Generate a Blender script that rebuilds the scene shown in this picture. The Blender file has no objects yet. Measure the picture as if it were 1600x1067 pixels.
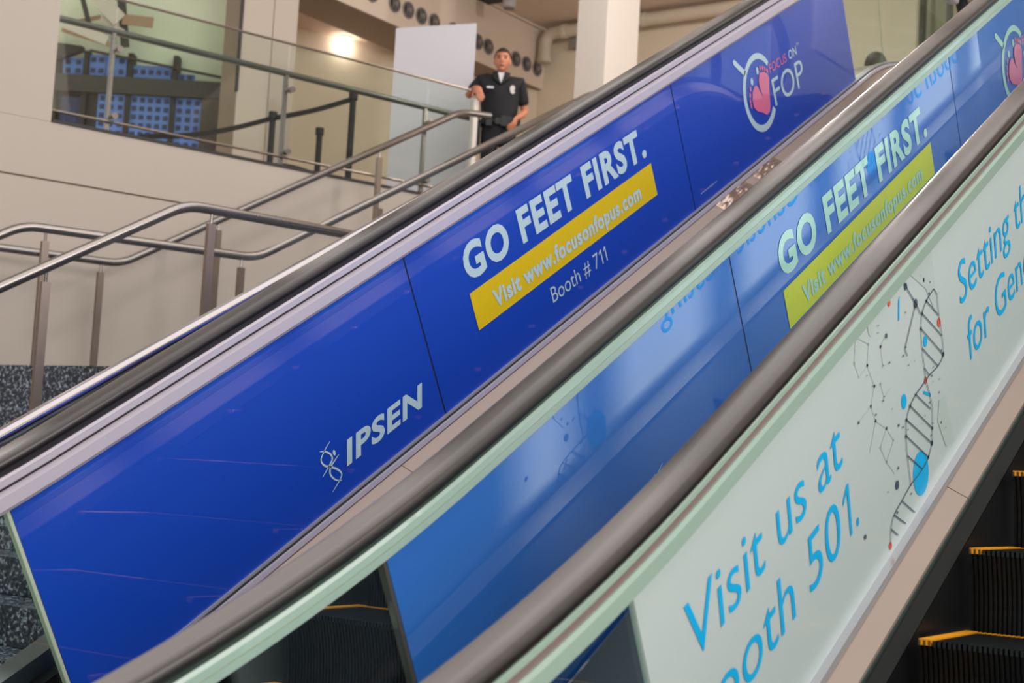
import bpy, bmesh, math, random
from mathutils import Vector, Matrix

random.seed(7)
SC = bpy.context.scene
COL = SC.collection
PI = math.pi
R = math.radians

# ------------------------------------------------------------------ camera
cam_data = bpy.data.cameras.new('camera')
cam = bpy.data.objects.new('camera', cam_data)
COL.objects.link(cam)
SC.camera = cam
right = Vector((0.8271, 0.5593, 0.0566)).normalized()
fwd = Vector((-0.5621, 0.8226, 0.0853)).normalized()
right = (right - fwd * right.dot(fwd)).normalized()
up = right.cross(fwd)
CAM = Vector((0, 0, 1.5))
cam.matrix_world = Matrix(((right.x, up.x, -fwd.x, 0), (right.y, up.y, -fwd.y, 0), (right.z, up.z, -fwd.z, 1.5), (0, 0, 0, 1)))
cam_data.sensor_width = 36
cam_data.lens = 2387.4 / 1600 * 36
cam_data.clip_start = 0.05
cam_data.clip_end = 200
cam_data.dof.use_dof = True
cam_data.dof.focus_distance = 5.0
cam_data.dof.aperture_fstop = 4.5

# ------------------------------------------------------------------ world, light, exposure
world = bpy.data.worlds.new('world')
SC.world = world
world.use_nodes = True
wn = world.node_tree.nodes
wl = world.node_tree.links
bg = wn['Background']
bg.inputs['Color'].default_value = (0.93, 0.95, 1.0, 1)
bg.inputs['Strength'].default_value = 0.62


def area(name, loc, rot, sx, sy, power, color):
    d = bpy.data.lights.new(name, 'AREA')
    d.shape = 'RECTANGLE'
    d.size = sx
    d.size_y = sy
    d.energy = power
    d.color = color
    o = bpy.data.objects.new(name, d)
    o.location = loc
    o.rotation_euler = rot
    COL.objects.link(o)
    return o


area('skylight', (-2.0, 4.0, 9.4), (0, 0, 0), 9, 12, 560, (1.0, 0.95, 0.9))
area('lobby_window_light', (6.8, 2.9, 6.6), (0, R(62), 0), 5, 10, 840, (1.0, 0.96, 0.92))
for hx, hy, hz, hp in ((-6.2, 12.5, 7.55, 170), (-2.2, 13.7, 7.35, 330)):  # added fill lights out of view, brightening the upper hall
    hd = bpy.data.lights.new('hall_fill', 'POINT')
    hd.energy = hp
    hd.shadow_soft_size = 0.09
    hd.color = (1.0, 0.95, 0.89)
    ho = bpy.data.objects.new('hall_fill', hd)
    ho.location = (hx, hy, hz)
    COL.objects.link(ho)
sun_d = bpy.data.lights.new('sun', 'SUN')
sun_d.energy = 11.0
sun_d.angle = R(1.5)
sun_d.color = (1.0, 0.97, 0.93)
sun_o = bpy.data.objects.new('sun', sun_d)
sun_o.rotation_euler = Vector((0.58, 0.12, -0.80)).to_track_quat('-Z', 'Y').to_euler()
COL.objects.link(sun_o)

SC.view_settings.view_transform = 'Standard'
SC.view_settings.look = 'None'
SC.view_settings.gamma = 1
SC.view_settings.use_curve_mapping = False
SC.view_settings.exposure = 0.0


# ------------------------------------------------------------------ materials
def lin(c):
    return tuple((v / 12.92 if v <= 0.04045 else ((v + 0.055) / 1.055) ** 2.4) for v in [x / 255 for x in c])


def mat(name, rgb, rough=0.5, metal=0.0, coat=0.0, coat_ior=1.5, coat_rough=0.02, spec=0.5, emit=None, estr=1.0, srgb=True):
    m = bpy.data.materials.new(name)
    m.use_nodes = True
    b = m.node_tree.nodes['Principled BSDF']
    c = lin(rgb) if srgb else rgb
    b.inputs['Base Color'].default_value = (*c, 1)
    b.inputs['Roughness'].default_value = rough
    b.inputs['Metallic'].default_value = metal
    b.inputs['Coat Weight'].default_value = coat
    b.inputs['Coat IOR'].default_value = coat_ior
    b.inputs['Coat Roughness'].default_value = coat_rough
    b.inputs['Specular IOR Level'].default_value = spec
    if emit:
        b.inputs['Emission Color'].default_value = (*lin(emit), 1)
        b.inputs['Emission Strength'].default_value = estr
    return m


def noise_vary(m, amount=0.08, scale=3.0, stretch=(1, 1, 1), rough_amt=0.0, detail=3.0):
    """mottle a material's colour a little with object-space noise"""
    nt = m.node_tree
    b = nt.nodes['Principled BSDF']
    base = b.inputs['Base Color'].default_value[:]
    tc = nt.nodes.new('ShaderNodeTexCoord')
    mp = nt.nodes.new('ShaderNodeMapping')
    mp.inputs['Scale'].default_value = stretch
    nz = nt.nodes.new('ShaderNodeTexNoise')
    nz.inputs['Scale'].default_value = scale
    nz.inputs['Detail'].default_value = detail
    mix = nt.nodes.new('ShaderNodeMix')
    mix.data_type = 'RGBA'
    mix.inputs[6].default_value = (*[max(0, v * (1 - amount)) for v in base[:3]], 1)
    mix.inputs[7].default_value = (*[min(1, v * (1 + amount)) for v in base[:3]], 1)
    nt.links.new(tc.outputs['Object'], mp.inputs['Vector'])
    nt.links.new(mp.outputs['Vector'], nz.inputs['Vector'])
    nt.links.new(nz.outputs['Fac'], mix.inputs[0])
    nt.links.new(mix.outputs[2], b.inputs['Base Color'])
    if rough_amt:
        r0 = b.inputs['Roughness'].default_value
        mr = nt.nodes.new('ShaderNodeMapRange')
        mr.inputs['To Min'].default_value = max(0.02, r0 - rough_amt)
        mr.inputs['To Max'].default_value = r0 + rough_amt
        nt.links.new(nz.outputs['Fac'], mr.inputs['Value'])
        nt.links.new(mr.outputs['Result'], b.inputs['Roughness'])
    return m


def glass_mat(name, tint, f0=0.04):
    """thin clear architectural glass: tinted see-through plus a Schlick mirror"""
    m = bpy.data.materials.new(name)
    m.use_nodes = True
    nt = m.node_tree
    nt.nodes.clear()
    out = nt.nodes.new('ShaderNodeOutputMaterial')
    mix = nt.nodes.new('ShaderNodeMixShader')
    tr = nt.nodes.new('ShaderNodeBsdfTransparent')
    tr.inputs['Color'].default_value = (*tint, 1)
    gl = nt.nodes.new('ShaderNodeBsdfGlossy')
    gl.inputs['Roughness'].default_value = 0.0
    geo = nt.nodes.new('ShaderNodeNewGeometry')
    dot = nt.nodes.new('ShaderNodeVectorMath')
    dot.operation = 'DOT_PRODUCT'
    ab = nt.nodes.new('ShaderNodeMath'); ab.operation = 'ABSOLUTE'
    inv = nt.nodes.new('ShaderNodeMath'); inv.operation = 'SUBTRACT'; inv.inputs[0].default_value = 1.0
    pw = nt.nodes.new('ShaderNodeMath'); pw.operation = 'POWER'; pw.inputs[1].default_value = 5.0
    ml = nt.nodes.new('ShaderNodeMath'); ml.operation = 'MULTIPLY_ADD'
    ml.inputs[1].default_value = 1 - f0
    ml.inputs[2].default_value = f0
    nt.links.new(geo.outputs['Incoming'], dot.inputs[0])
    nt.links.new(geo.outputs['Normal'], dot.inputs[1])
    nt.links.new(dot.outputs['Value'], ab.inputs[0])
    nt.links.new(ab.outputs[0], inv.inputs[1])
    nt.links.new(inv.outputs[0], pw.inputs[0])
    nt.links.new(pw.outputs[0], ml.inputs[0])
    nt.links.new(ml.outputs[0], mix.inputs['Fac'])
    nt.links.new(tr.outputs[0], mix.inputs[1])
    nt.links.new(gl.outputs[0], mix.inputs[2])
    nt.links.new(mix.outputs[0], out.inputs['Surface'])
    return m


def granite_mat():
    m = mat('granite', (40, 48, 60), rough=0.3)
    nt = m.node_tree
    b = nt.nodes['Principled BSDF']
    tc = nt.nodes.new('ShaderNodeTexCoord')
    vo = nt.nodes.new('ShaderNodeTexVoronoi')
    vo.inputs['Scale'].default_value = 55
    nz = nt.nodes.new('ShaderNodeTexNoise')
    nz.inputs['Scale'].default_value = 62
    nz.inputs['Detail'].default_value = 6
    cr = nt.nodes.new('ShaderNodeValToRGB')
    e = cr.color_ramp.elements
    e[0].position = 0.38; e[0].color = (*lin((24, 31, 42)), 1)
    e[1].position = 0.72; e[1].color = (*lin((190, 198, 208)), 1)
    e2 = cr.color_ramp.elements.new(0.56); e2.color = (*lin((62, 72, 86)), 1)
    add = nt.nodes.new('ShaderNodeMath'); add.operation = 'MULTIPLY_ADD'; add.inputs[1].default_value = 0.25
    nt.links.new(tc.outputs['Object'], vo.inputs['Vector'])
    nt.links.new(tc.outputs['Object'], nz.inputs['Vector'])
    nt.links.new(vo.outputs['Distance'], add.inputs[0])
    nt.links.new(nz.outputs['Fac'], add.inputs[2])
    sub = nt.nodes.new('ShaderNodeMath'); sub.operation = 'SUBTRACT'; sub.inputs[1].default_value = 0.1
    nt.links.new(add.outputs[0], sub.inputs[0])
    nt.links.new(sub.outputs[0], cr.inputs['Fac'])
    nt.links.new(cr.outputs['Color'], b.inputs['Base Color'])
    return m


def brushed(name, rgb, rough, metal=1.0, dents=0.0):
    m = noise_vary(mat(name, rgb, rough=rough, metal=metal), 0.05, 2.0, (1, 1, 1), 0.06)
    nt = m.node_tree
    b = nt.nodes['Principled BSDF']
    if dents:
        tc = nt.nodes.new('ShaderNodeTexCoord')
        nz = nt.nodes.new('ShaderNodeTexNoise')
        nz.inputs['Scale'].default_value = 5.0
        nz.inputs['Detail'].default_value = 1.0
        bp = nt.nodes.new('ShaderNodeBump')
        bp.inputs['Strength'].default_value = dents
        bp.inputs['Distance'].default_value = 0.02
        nt.links.new(tc.outputs['Object'], nz.inputs['Vector'])
        nt.links.new(nz.outputs['Fac'], bp.inputs['Height'])
        nt.links.new(bp.outputs['Normal'], b.inputs['Normal'])
    return m


M = {}
M['wall'] = noise_vary(mat('beige_wall', (190, 178, 166), rough=0.7), 0.02, 0.6)
M['cream'] = noise_vary(mat('cream_wall', (222, 208, 186), rough=0.75), 0.02, 0.6)
M['fascia'] = noise_vary(mat('lightened_beige', (222, 206, 190), rough=0.7), 0.02, 0.6)  # wall beige lightened to make up for weak light in the upper hall
M['soffit'] = mat('soffit', (196, 172, 152), rough=0.8)
M['groove'] = mat('wall_joint', (150, 132, 116), rough=0.8)
M['white'] = mat('white_board', (200, 199, 206), rough=0.5)
M['column'] = mat('column_paint', (222, 214, 206), rough=0.6)
M['granite'] = granite_mat()
M['floor'] = noise_vary(mat('floor_stone', (150, 142, 132), rough=0.35), 0.1, 4)
M['upper'] = noise_vary(mat('upper_floor', (170, 150, 138), rough=0.5), 0.1, 4)
M['rail'] = brushed('rail_steel', (150, 143, 138), 0.27)
M['post'] = brushed('post_steel', (150, 136, 124), 0.38)
M['tube'] = brushed('polished_tube', (168, 162, 164), 0.2)
M['deck'] = brushed('deck_steel', (146, 131, 122), 0.36, 0.5, 0.05)
M['deck_dark'] = brushed('outer_deck_steel', (92, 96, 100), 0.4, 0.5)
M['dent'] = mat('dented_steel', (178, 160, 148), rough=0.16, metal=0.9)
M['seam'] = mat('dark_seam', (28, 26, 32), rough=0.6)
M['alu'] = noise_vary(mat('lavender_aluminium', (190, 182, 192), rough=0.3, metal=0.15), 0.03, 6)
M['alu_lit'] = mat('bright_trim', (186, 184, 190), rough=0.25, metal=0.5)
M['green_strip'] = mat('green_reflection', (156, 180, 168), rough=0.25, coat=0.5)  # green reflected from the glass edges is put into the strip colour
M['mauve_strip'] = mat('mauve_strip', (126, 108, 106), rough=0.4)
M['olive_line'] = mat('olive_seal', (160, 168, 130), rough=0.5)
M['teal_dark'] = mat('dark_teal_track', (52, 68, 62), rough=0.4)
M['rubber'] = noise_vary(mat('handrail_rubber', (52, 47, 46), rough=0.36, coat=0.3, coat_ior=1.5, coat_rough=0.15, spec=0.3), 0.12, 6)
M['rubber_side'] = mat('handrail_lip', (24, 22, 22), rough=0.45)
M['black'] = mat('matt_black', (18, 18, 19), rough=0.55)
M['step'] = mat('step_metal', (38, 40, 42), rough=0.38, metal=0.6)
M['skirt'] = mat('skirt_panel', (20, 20, 22), rough=0.4, metal=0.2)
M['brush'] = noise_vary(mat('skirt_brush', (11, 11, 13), rough=0.9), 0.3, 40)
M['yellow'] = mat('yellow_edge', (245, 160, 10), rough=0.45)
M['blue'] = mat('blue_film', (8, 66, 180), rough=0.4, coat=1.0, coat_ior=1.55, coat_rough=0.01)
M['blue_green'] = mat('blue_film_behind_glass', (0, 98, 190), rough=0.4, coat=1.0, coat_ior=2.1, coat_rough=0.015)
M['film_white'] = mat('pale_blue_print', (186, 212, 218), rough=0.4, coat=1.0, coat_ior=1.5, coat_rough=0.01)
M['film_mint'] = mat('mint_print', (166, 212, 196), rough=0.4, coat=1.0, coat_ior=1.55, coat_rough=0.015)
M['film_yellow'] = mat('yellow_print', (226, 192, 0), rough=0.4, coat=1.0, coat_ior=1.5, coat_rough=0.01)
M['film_lime'] = mat('lime_print', (206, 212, 10), rough=0.4, coat=1.0, coat_ior=1.55, coat_rough=0.015)
M['film_pink'] = mat('pink_print', (222, 110, 148), rough=0.4, coat=1.0, coat_ior=1.5, coat_rough=0.01)
M['pale_panel'] = mat('pale_panel', (184, 197, 198), rough=0.45, coat=0.5, coat_ior=1.5, coat_rough=0.03)
M['cyan'] = mat('cyan_print', (0, 172, 232), rough=0.45, coat=0.5, coat_ior=1.5, coat_rough=0.03)
M['ink'] = mat('dark_print', (70, 84, 100), rough=0.5)
M['ink_pale'] = mat('pale_grey_print', (172, 186, 184), rough=0.5)
M['ink_mid'] = mat('grey_tint_print', (168, 182, 182), rough=0.5)
M['ink_red'] = mat('red_print', (214, 84, 50), rough=0.5)
M['glass'] = glass_mat('clear_glass', (0.86, 0.93, 0.90))
M['glass_rail'] = glass_mat('railing_glass', (0.93, 0.965, 0.94))
M['glass_win'] = glass_mat('window_glass', (0.94, 0.97, 0.95))
M['glass_edge'] = mat('pale_glass_edge', (176, 190, 172), rough=0.3)
M['dark_frame'] = mat('dark_frame', (44, 40, 38), rough=0.5)
M['brown'] = mat('brown_wood', (78, 66, 62), rough=0.5)
M['slate'] = mat('slate_beam', (64, 62, 60), rough=0.6)
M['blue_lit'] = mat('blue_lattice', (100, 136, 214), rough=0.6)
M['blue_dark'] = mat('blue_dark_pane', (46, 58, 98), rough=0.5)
M['pale_green'] = noise_vary(mat('pale_green_wall', (226, 232, 210), rough=0.7), 0.14, 1.4)
M['mirror_bar'] = mat('pale_reflection', (214, 204, 196), rough=0.6)
M['mirror_bar_b'] = mat('brown_reflection', (172, 140, 116), rough=0.6)
M['lamp'] = mat('lamp_glow', (255, 240, 225), emit=(255, 240, 222), estr=5.0)
M['skin'] = mat('skin', (196, 128, 98), rough=0.5)
M['hair'] = mat('dark_hair', (26, 22, 21), rough=0.6)
M['navy'] = noise_vary(mat('navy_uniform', (15, 16, 22), rough=0.75), 0.15, 8)
M['leather'] = mat('black_leather', (13, 13, 14), rough=0.35)
M['tee'] = mat('white_tee', (214, 214, 218), rough=0.8)
M['silver'] = mat('silver_badge', (210, 208, 204), rough=0.3, metal=0.7)
M['greycloth'] = mat('grey_cloth', (150, 150, 148), rough=0.8)
M['dark_trouser'] = mat('dark_trousers', (40, 38, 40), rough=0.8)
M['eye'] = mat('eye', (30, 20, 16), rough=0.3)
M['lip'] = mat('lips', (150, 84, 72), rough=0.5)
M['pipe'] = mat('pipe_paint', (206, 194, 176), rough=0.5)
M['duct'] = mat('duct_grey', (140, 132, 130), rough=0.6)


# ------------------------------------------------------------------ object helpers
def tag(o, label=None, cat=None, group=None, kind=None):
    if label: o['label'] = label
    if cat: o['category'] = cat
    if group: o['group'] = group
    if kind: o['kind'] = kind
    return o


def empty(name, loc, label, cat, group=None, rz=0.0):
    o = bpy.data.objects.new(name, None)
    o.empty_display_size = 0.2
    o.location = loc
    o.rotation_euler = (0, 0, rz)
    COL.objects.link(o)
    return tag(o, label, cat, group)


def link(name, me, m=None, parent=None, label=None):
    """link mesh data given in WORLD coordinates (parents are Empties moved by location/rotation only)"""
    o = bpy.data.objects.new(name, me)
    COL.objects.link(o)
    if m is not None and not me.materials:
        me.materials.append(m)
    if parent is not None:
        o.parent = parent
        if not parent.get('local_parts'):
            bpy_mw = world_of(parent)
            o.matrix_parent_inverse = bpy_mw.inverted()
    if label: o['label'] = label
    return o


def world_of(o):
    w = Matrix.LocRotScale(o.location, o.rotation_euler, o.scale)
    if o.parent is not None:
        w = world_of(o.parent) @ o.matrix_parent_inverse @ w
    return w


def mesh_from(name, verts, faces, smooth=False):
    me = bpy.data.meshes.new(name)
    me.from_pydata([tuple(v) for v in verts], [], faces)
    bm = bmesh.new()
    bm.from_mesh(me)
    bmesh.ops.recalc_face_normals(bm, faces=bm.faces)
    bm.to_mesh(me)
    bm.free()
    if smooth:
        for p in me.polygons: p.use_smooth = True
    me.update()
    return me


class MB:
    """collects shapes into one mesh"""

    def __init__(self):
        self.v = []
        self.f = []

    def add(self, verts, faces):
        n = len(self.v)
        self.v += [tuple(p) for p in verts]
        self.f += [[i + n for i in f] for f in faces]
        return self

    def hexa(self, p):  # 8 points: bottom ring 0-3, top ring 4-7
        return self.add(p, [(3, 2, 1, 0), (4, 5, 6, 7), (0, 1, 5, 4), (1, 2, 6, 5), (2, 3, 7, 6), (3, 0, 4, 7)])

    def box(self, a, b):
        x0, y0, z0 = a; x1, y1, z1 = b
        return self.hexa([(x0, y0, z0), (x1, y0, z0), (x1, y1, z0), (x0, y1, z0), (x0, y0, z1), (x1, y0, z1), (x1, y1, z1), (x0, y1, z1)])

    def prism(self, poly, z0, z1):
        n = len(poly)
        v = [(x, y, z0) for x, y in poly] + [(x, y, z1) for x, y in poly]
        f = [list(range(n))[::-1], list(range(n, 2 * n))] + [(i, (i + 1) % n, n + (i + 1) % n, n + i) for i in range(n)]
        return self.add(v, f)

    def tube(self, pts, r, n=12, caps=True, bend=0.0):
        pts = [Vector(p) for p in pts]
        if bend > 0 and len(pts) > 2:
            q = [pts[0]]
            for i in range(1, len(pts) - 1):
                a, b, c = pts[i - 1], pts[i], pts[i + 1]
                d1 = (a - b); d2 = (c - b)
                k = min(bend, d1.length * 0.45, d2.length * 0.45)
                p0 = b + d1.normalized() * k
                p2 = b + d2.normalized() * k
                for t in (0, 0.2, 0.4, 0.6, 0.8, 1.0):
                    q.append(p0 * (1 - t) ** 2 + b * 2 * t * (1 - t) + p2 * t * t)
            q.append(pts[-1])
            pts = q
        T = [((pts[min(i + 1, len(pts) - 1)] - pts[max(i - 1, 0)]).normalized()) for i in range(len(pts))]
        ref = Vector((0, 0, 1)) if abs(T[0].z) < 0.9 else Vector((1, 0, 0))
        s = T[0].cross(ref).normalized()
        v = []
        for p, t in zip(pts, T):
            s = (s - t * s.dot(t)).normalized()
            u = s.cross(t)
            for k in range(n):
                a = 2 * PI * k / n
                v.append(p + s * (r * math.cos(a)) + u * (r * math.sin(a)))
        f = []
        for i in range(len(pts) - 1):
            for k in range(n):
                f.append((i * n + k, i * n + (k + 1) % n, (i + 1) * n + (k + 1) % n, (i + 1) * n + k))
        if caps:
            f.append(list(range(n))[::-1])
            f.append([(len(pts) - 1) * n + k for k in range(n)])
        return self.add(v, f)

    def ball(self, c, rx, ry=None, rz=None, seg=12, rings=8):
        ry = ry or rx; rz = rz or rx
        v = [(c[0], c[1], c[2] + rz)]
        for i in range(1, rings):
            th = PI * i / rings
            for k in range(seg):
                a = 2 * PI * k / seg
                v.append((c[0] + rx * math.sin(th) * math.cos(a), c[1] + ry * math.sin(th) * math.sin(a), c[2] + rz * math.cos(th)))
        v.append((c[0], c[1], c[2] - rz))
        f = [(0, 1 + k, 1 + (k + 1) % seg) for k in range(seg)]
        for i in range(rings - 2):
            for k in range(seg):
                f.append((1 + i * seg + k, 1 + (i + 1) * seg + k, 1 + (i + 1) * seg + (k + 1) % seg, 1 + i * seg + (k + 1) % seg))
        L = len(v) - 1
        f += [(L, 1 + (rings - 2) * seg + (k + 1) % seg, 1 + (rings - 2) * seg + k) for k in range(seg)]
        return self.add(v, f)

    def xf(self, mtx):
        self.v = [tuple(mtx @ Vector(p)) for p in self.v]
        return self

    def build(self, name, m, parent=None, smooth=False, label=None):
        return link(name, mesh_from(name, self.v, self.f, smooth), m, parent, label)


def smooth_by_angle(o, ang=40):
    me = o.data
    for p in me.polygons: p.use_smooth = True
    bm = bmesh.new(); bm.from_mesh(me)
    for e in bm.edges:
        if len(e.link_faces) == 2 and e.calc_face_angle(0) > R(ang):
            e.smooth = False
    bm.to_mesh(me); bm.free()
    return o


def structure(name, mb, m, parent=None, label=None):
    o = mb.build(name, m, parent)
    o['kind'] = 'structure'
    if label: o['label'] = label
    return o


# building axes that run along the stair rails and the balcony (16 degrees off the escalators)
SA = 0.2813
SD = Vector((math.sin(SA), math.cos(SA), 0))
SN = Vector((math.cos(SA), -math.sin(SA), 0))


def W(u, off, z):
    p = SD * u + SN * off
    return Vector((p.x, p.y, z))


def slab(mb, u0, u1, o0, o1, z0, z1):
    return mb.hexa([W(u0, o0, z0), W(u1, o0, z0), W(u1, o1, z0), W(u0, o1, z0), W(u0, o0, z1), W(u1, o0, z1), W(u1, o1, z1), W(u0, o1, z1)])


# ------------------------------------------------------------------ the setting
ZL, ZU = 2.0, 3.8            # stair landing, upper floor
structure('floor', MB().box((-16, -9, -0.3), (9, 24, 0)), M['floor'])


def wx(y):                    # x of the balcony wall's face at a given y
    return (-11.2 + y * math.sin(SA)) / math.cos(SA)


# upper floor: behind the balcony wall and beyond the top stair
mb = MB()
mb.prism([(wx(11.29) + 0.05, 11.29), (9, 11.29), (9, 24), (-16, 24), (-16, 20), tuple(W(9.0, -11.3, 0))[:2]], ZU - 0.35, ZU)
structure('floor_upper', mb, M['upper'])
mb = MB()
mb.prism([tuple(W(4.4, -11.32, 0))[:2], tuple(W(9.0, -11.32, 0))[:2], tuple(W(9.0, -11.9, 0))[:2], (-16, 20), (-16, 5)], ZU - 0.3, ZU)
structure('floor_balcony', mb, M['upper'])

# wall under and beside the balcony, in two panel courses with a recessed joint
wall_left = structure('wall_left', slab(MB(), -12, 8.68, -11.5, -11.225, 0, 3.97), M['groove'])
for nm, args in (('panel', (-12, 8.68, -11.225, -11.2, 0, 3.515)), ('panel', (-12, 8.68, -11.225, -11.2, 3.53, 3.97))):
    structure(nm, slab(MB(), *args), M['wall'], wall_left)
structure('wall_pier', slab(MB(), -12, 4.55, -11.5, -11.2, 3.972, 9.5), M['wall'])
structure('trim_1', slab(MB(), 4.56, 8.68, -11.5, -11.19, 3.972, 3.995), M['dark_frame'])

# pale wall behind the balcony, with one upright joint, then the recess
wb = structure('wall_rear', slab(MB(), 7.43, 8.06, -13.95, -13.62, ZU, 9.5), M['groove'])
structure('panel', slab(MB(), 7.43, 7.79, -13.62, -13.6, ZU, 9.5), M['wall'], wb)
structure('panel', slab(MB(), 7.80, 8.08, -13.62, -13.6, ZU, 9.5), M['wall'], wb)
structure('wall_recess', MB().hexa([(-14.6, 10.6, ZU), (-14.3, 10.6, ZU), (-11.6, 17.4, ZU), (-11.9, 17.4, ZU), (-14.6, 10.6, 7.0), (-14.3, 10.6, 7.0), (-11.6, 17.4, 7.0), (-11.9, 17.4, 7.0)]), M['cream'])
structure('ceiling_recess', MB().prism([(-16, 11.0), (-12.3, 11.9), (-12.3, 17.3), (-16, 17.3)], 6.9, 7.0), M['soffit'])
# fascia beam with a groove
fa = structure('wall_fascia', MB().box((-12.3, 11.6, 6.8), (-11.57, 17.3, 9.5)), M['groove'])
structure('panel', MB().box((-11.57, 11.6, 6.8), (-11.55, 17.3, 7.61)), M['fascia'], fa)
structure('panel', MB().box((-11.57, 11.6, 7.625), (-11.55, 17.3, 9.5)), M['fascia'], fa)
structure('wall_back', MB().box((-16, 17.3, ZU), (-6.35, 17.6, 9.5)), M['cream'])
structure('ceiling', MB().box((-11.55, 13.0, 7.66), (2, 17.3, 7.85)), M['fascia'])
# high ceiling over the upper hall and the glazed roof's beams over the stair
structure('ceiling_hall', MB().box((-16, 9.5, 9.55), (9, 24, 9.75)), M['wall'])
structure('sun_block_slab', MB().box((-16, 1.4, 9.55), (-3.5, 2.5, 9.75)), M['wall'])  # unseen slab added to keep the sun off a stretch of the balustrades
for k, y in enumerate((2.96, 3.9, 4.86, 5.81, 6.76, 7.71, 8.66)):
    structure('ceiling_beam', MB().box((-16, y - .13, 9.55), (9, y + .13, 9.85)), M['column'])
# door jamb trim on the far wall
structure('trim_2', MB().box((-11.2, 17.24, ZU), (-11.08, 17.3, 6.0)).box((-11.2, 17.24, 6.0), (-9.9, 17.3, 6.12)), M['wall'])
# square column
structure('column', MB().box((-8.80, 13.8, ZU), (-8.43, 14.49, 9.5)), M['column'])

# large pane of the room behind the balcony
w1 = structure('window_1', slab(MB(), 5.3, 7.43, -13.61, -13.6, ZU, 7.5), M['glass_win'])
structure('window_frame', slab(slab(MB(), 7.42, 7.44, -13.63, -13.59, 5.18, 7.5), 5.3, 7.43, -13.63, -13.59, ZU, ZU + 0.06), M['dark_frame'], w1)

# far glazed partition and its mullions, over the top of the escalators
w2 = structure('window_2', MB().box((-6.3, 17.44, ZU), (1.0, 17.46, 7.66)), M['glass_win'])
structure('mullion', MB().box((-6.35, 17.3, ZU), (-6.25, 17.55, 7.66)), M['cream'], w2)
for x in (-6.22, -5.9, -5.05, -4.3):
    structure('mullion', MB().box((x - 0.02, 17.38, ZU), (x + 0.02, 17.5, 7.66)), M['slate'], w2)
structure('wall_far', MB().box((-8, 20.5, ZU), (3, 20.8, 9)), M['pale_green'])
structure('wall_stair', MB().box((-6.4, 17.6, ZU), (-6.2, 20.5, 9)), M['cream'])

# room to the side of the escalators, seen in the glass as reflections
wr = structure('wall_right', MB().box((8.6, -9, 0), (9, 24, 0.9)).box((8.6, -9, 6.6), (9, 24, 9.5)), M['wall'])
for y in (-9, -4.6, -0.2, 4.2, 8.6, 13.0, 17.4, 23.4):
    structure('pier', MB().box((8.6, y, 0.9), (9, y + 0.6, 6.6)), M['wall'], wr)


# ------------------------------------------------------------------ escalators
K = 1.1
HN = -1.18
D0 = (0.8660254, 0.5)         # along the incline (y, z)


def _frames():
    """centre line of the handrail top: list of (s, y, z, theta)"""
    def th(s):
        if s >= 8.9: return 0.0
        if s >= 7.7: return R(30) * (8.9 - s) / 1.2
        if s >= 2.15: return R(30)
        if s >= 1.0: return R(18) + R(12) * (s - 1.0) / 1.15
        if s >= 0.6: return R(18) * (s - 0.6) / 0.4
        return 0.0
    out = {}
    y0 = 4 * D0[0] - 0.5 * HN
    z0 = 4 * D0[1] + D0[0] * HN
    ds = 0.01
    y, z, s = y0, z0, 4.0
    i = 400
    out[i] = (y, z, th(s))
    while i < 1200:
        a = th(s + ds / 2)
        y += math.cos(a) * ds; z += math.sin(a) * ds; s += ds; i += 1
        out[i] = (y, z, th(s))
    y, z, s, i = y0, z0, 4.0, 400
    while i > -60:
        a = th(s - ds / 2)
        y -= math.cos(a) * ds; z -= math.sin(a) * ds; s -= ds; i -= 1
        out[i] = (y, z, th(s))
    return out


FR = _frames()


def E(x, s, t):
    k = s * 100
    i = int(math.floor(k))
    i = max(-60, min(1199, i))
    f = k - i
    a, b = FR[i], FR[i + 1]
    y = a[0] + (b[0] - a[0]) * f
    z = a[1] + (b[1] - a[1]) * f
    th = a[2] + (b[2] - a[2]) * f
    y -= math.sin(th) * t
    z += math.cos(th) * t
    return Vector((K * x, K * y, 1.5 + K * z))


def s_range(s0, s1):
    out = [s0]
    s = s0
    while s < s1 - 1e-6:
        straight = 2.15 <= s < 7.7
        nxt = s + (1.0 if straight else 0.08)
        if s < 2.15 < nxt: nxt = 2.15
        if s < 7.7 < nxt: nxt = 7.7
        s = min(nxt, s1)
        out.append(s)
    return out


def sweep(mb, prof, s0, s1, x0, sgn=1):
    """closed profile [(dx, t)] swept along the escalator"""
    ss = s_range(s0, s1)
    n = len(prof)
    v = [E(x0 + sgn * dx, s, t) for s in ss for dx, t in prof]
    f = []
    for i in range(len(ss) - 1):
        for k in range(n):
            f.append((i * n + k, i * n + (k + 1) % n, (i + 1) * n + (k + 1) % n, (i + 1) * n + k))
    f.append(list(range(n))[::-1])
    f.append([(len(ss) - 1) * n + k for k in range(n)])
    return mb.add(v, f)


def rect(dx0, dx1, t0, t1):
    return [(dx0, t0), (dx1, t0), (dx1, t1), (dx0, t1)]


S0, S1 = -0.3, 9.5


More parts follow.
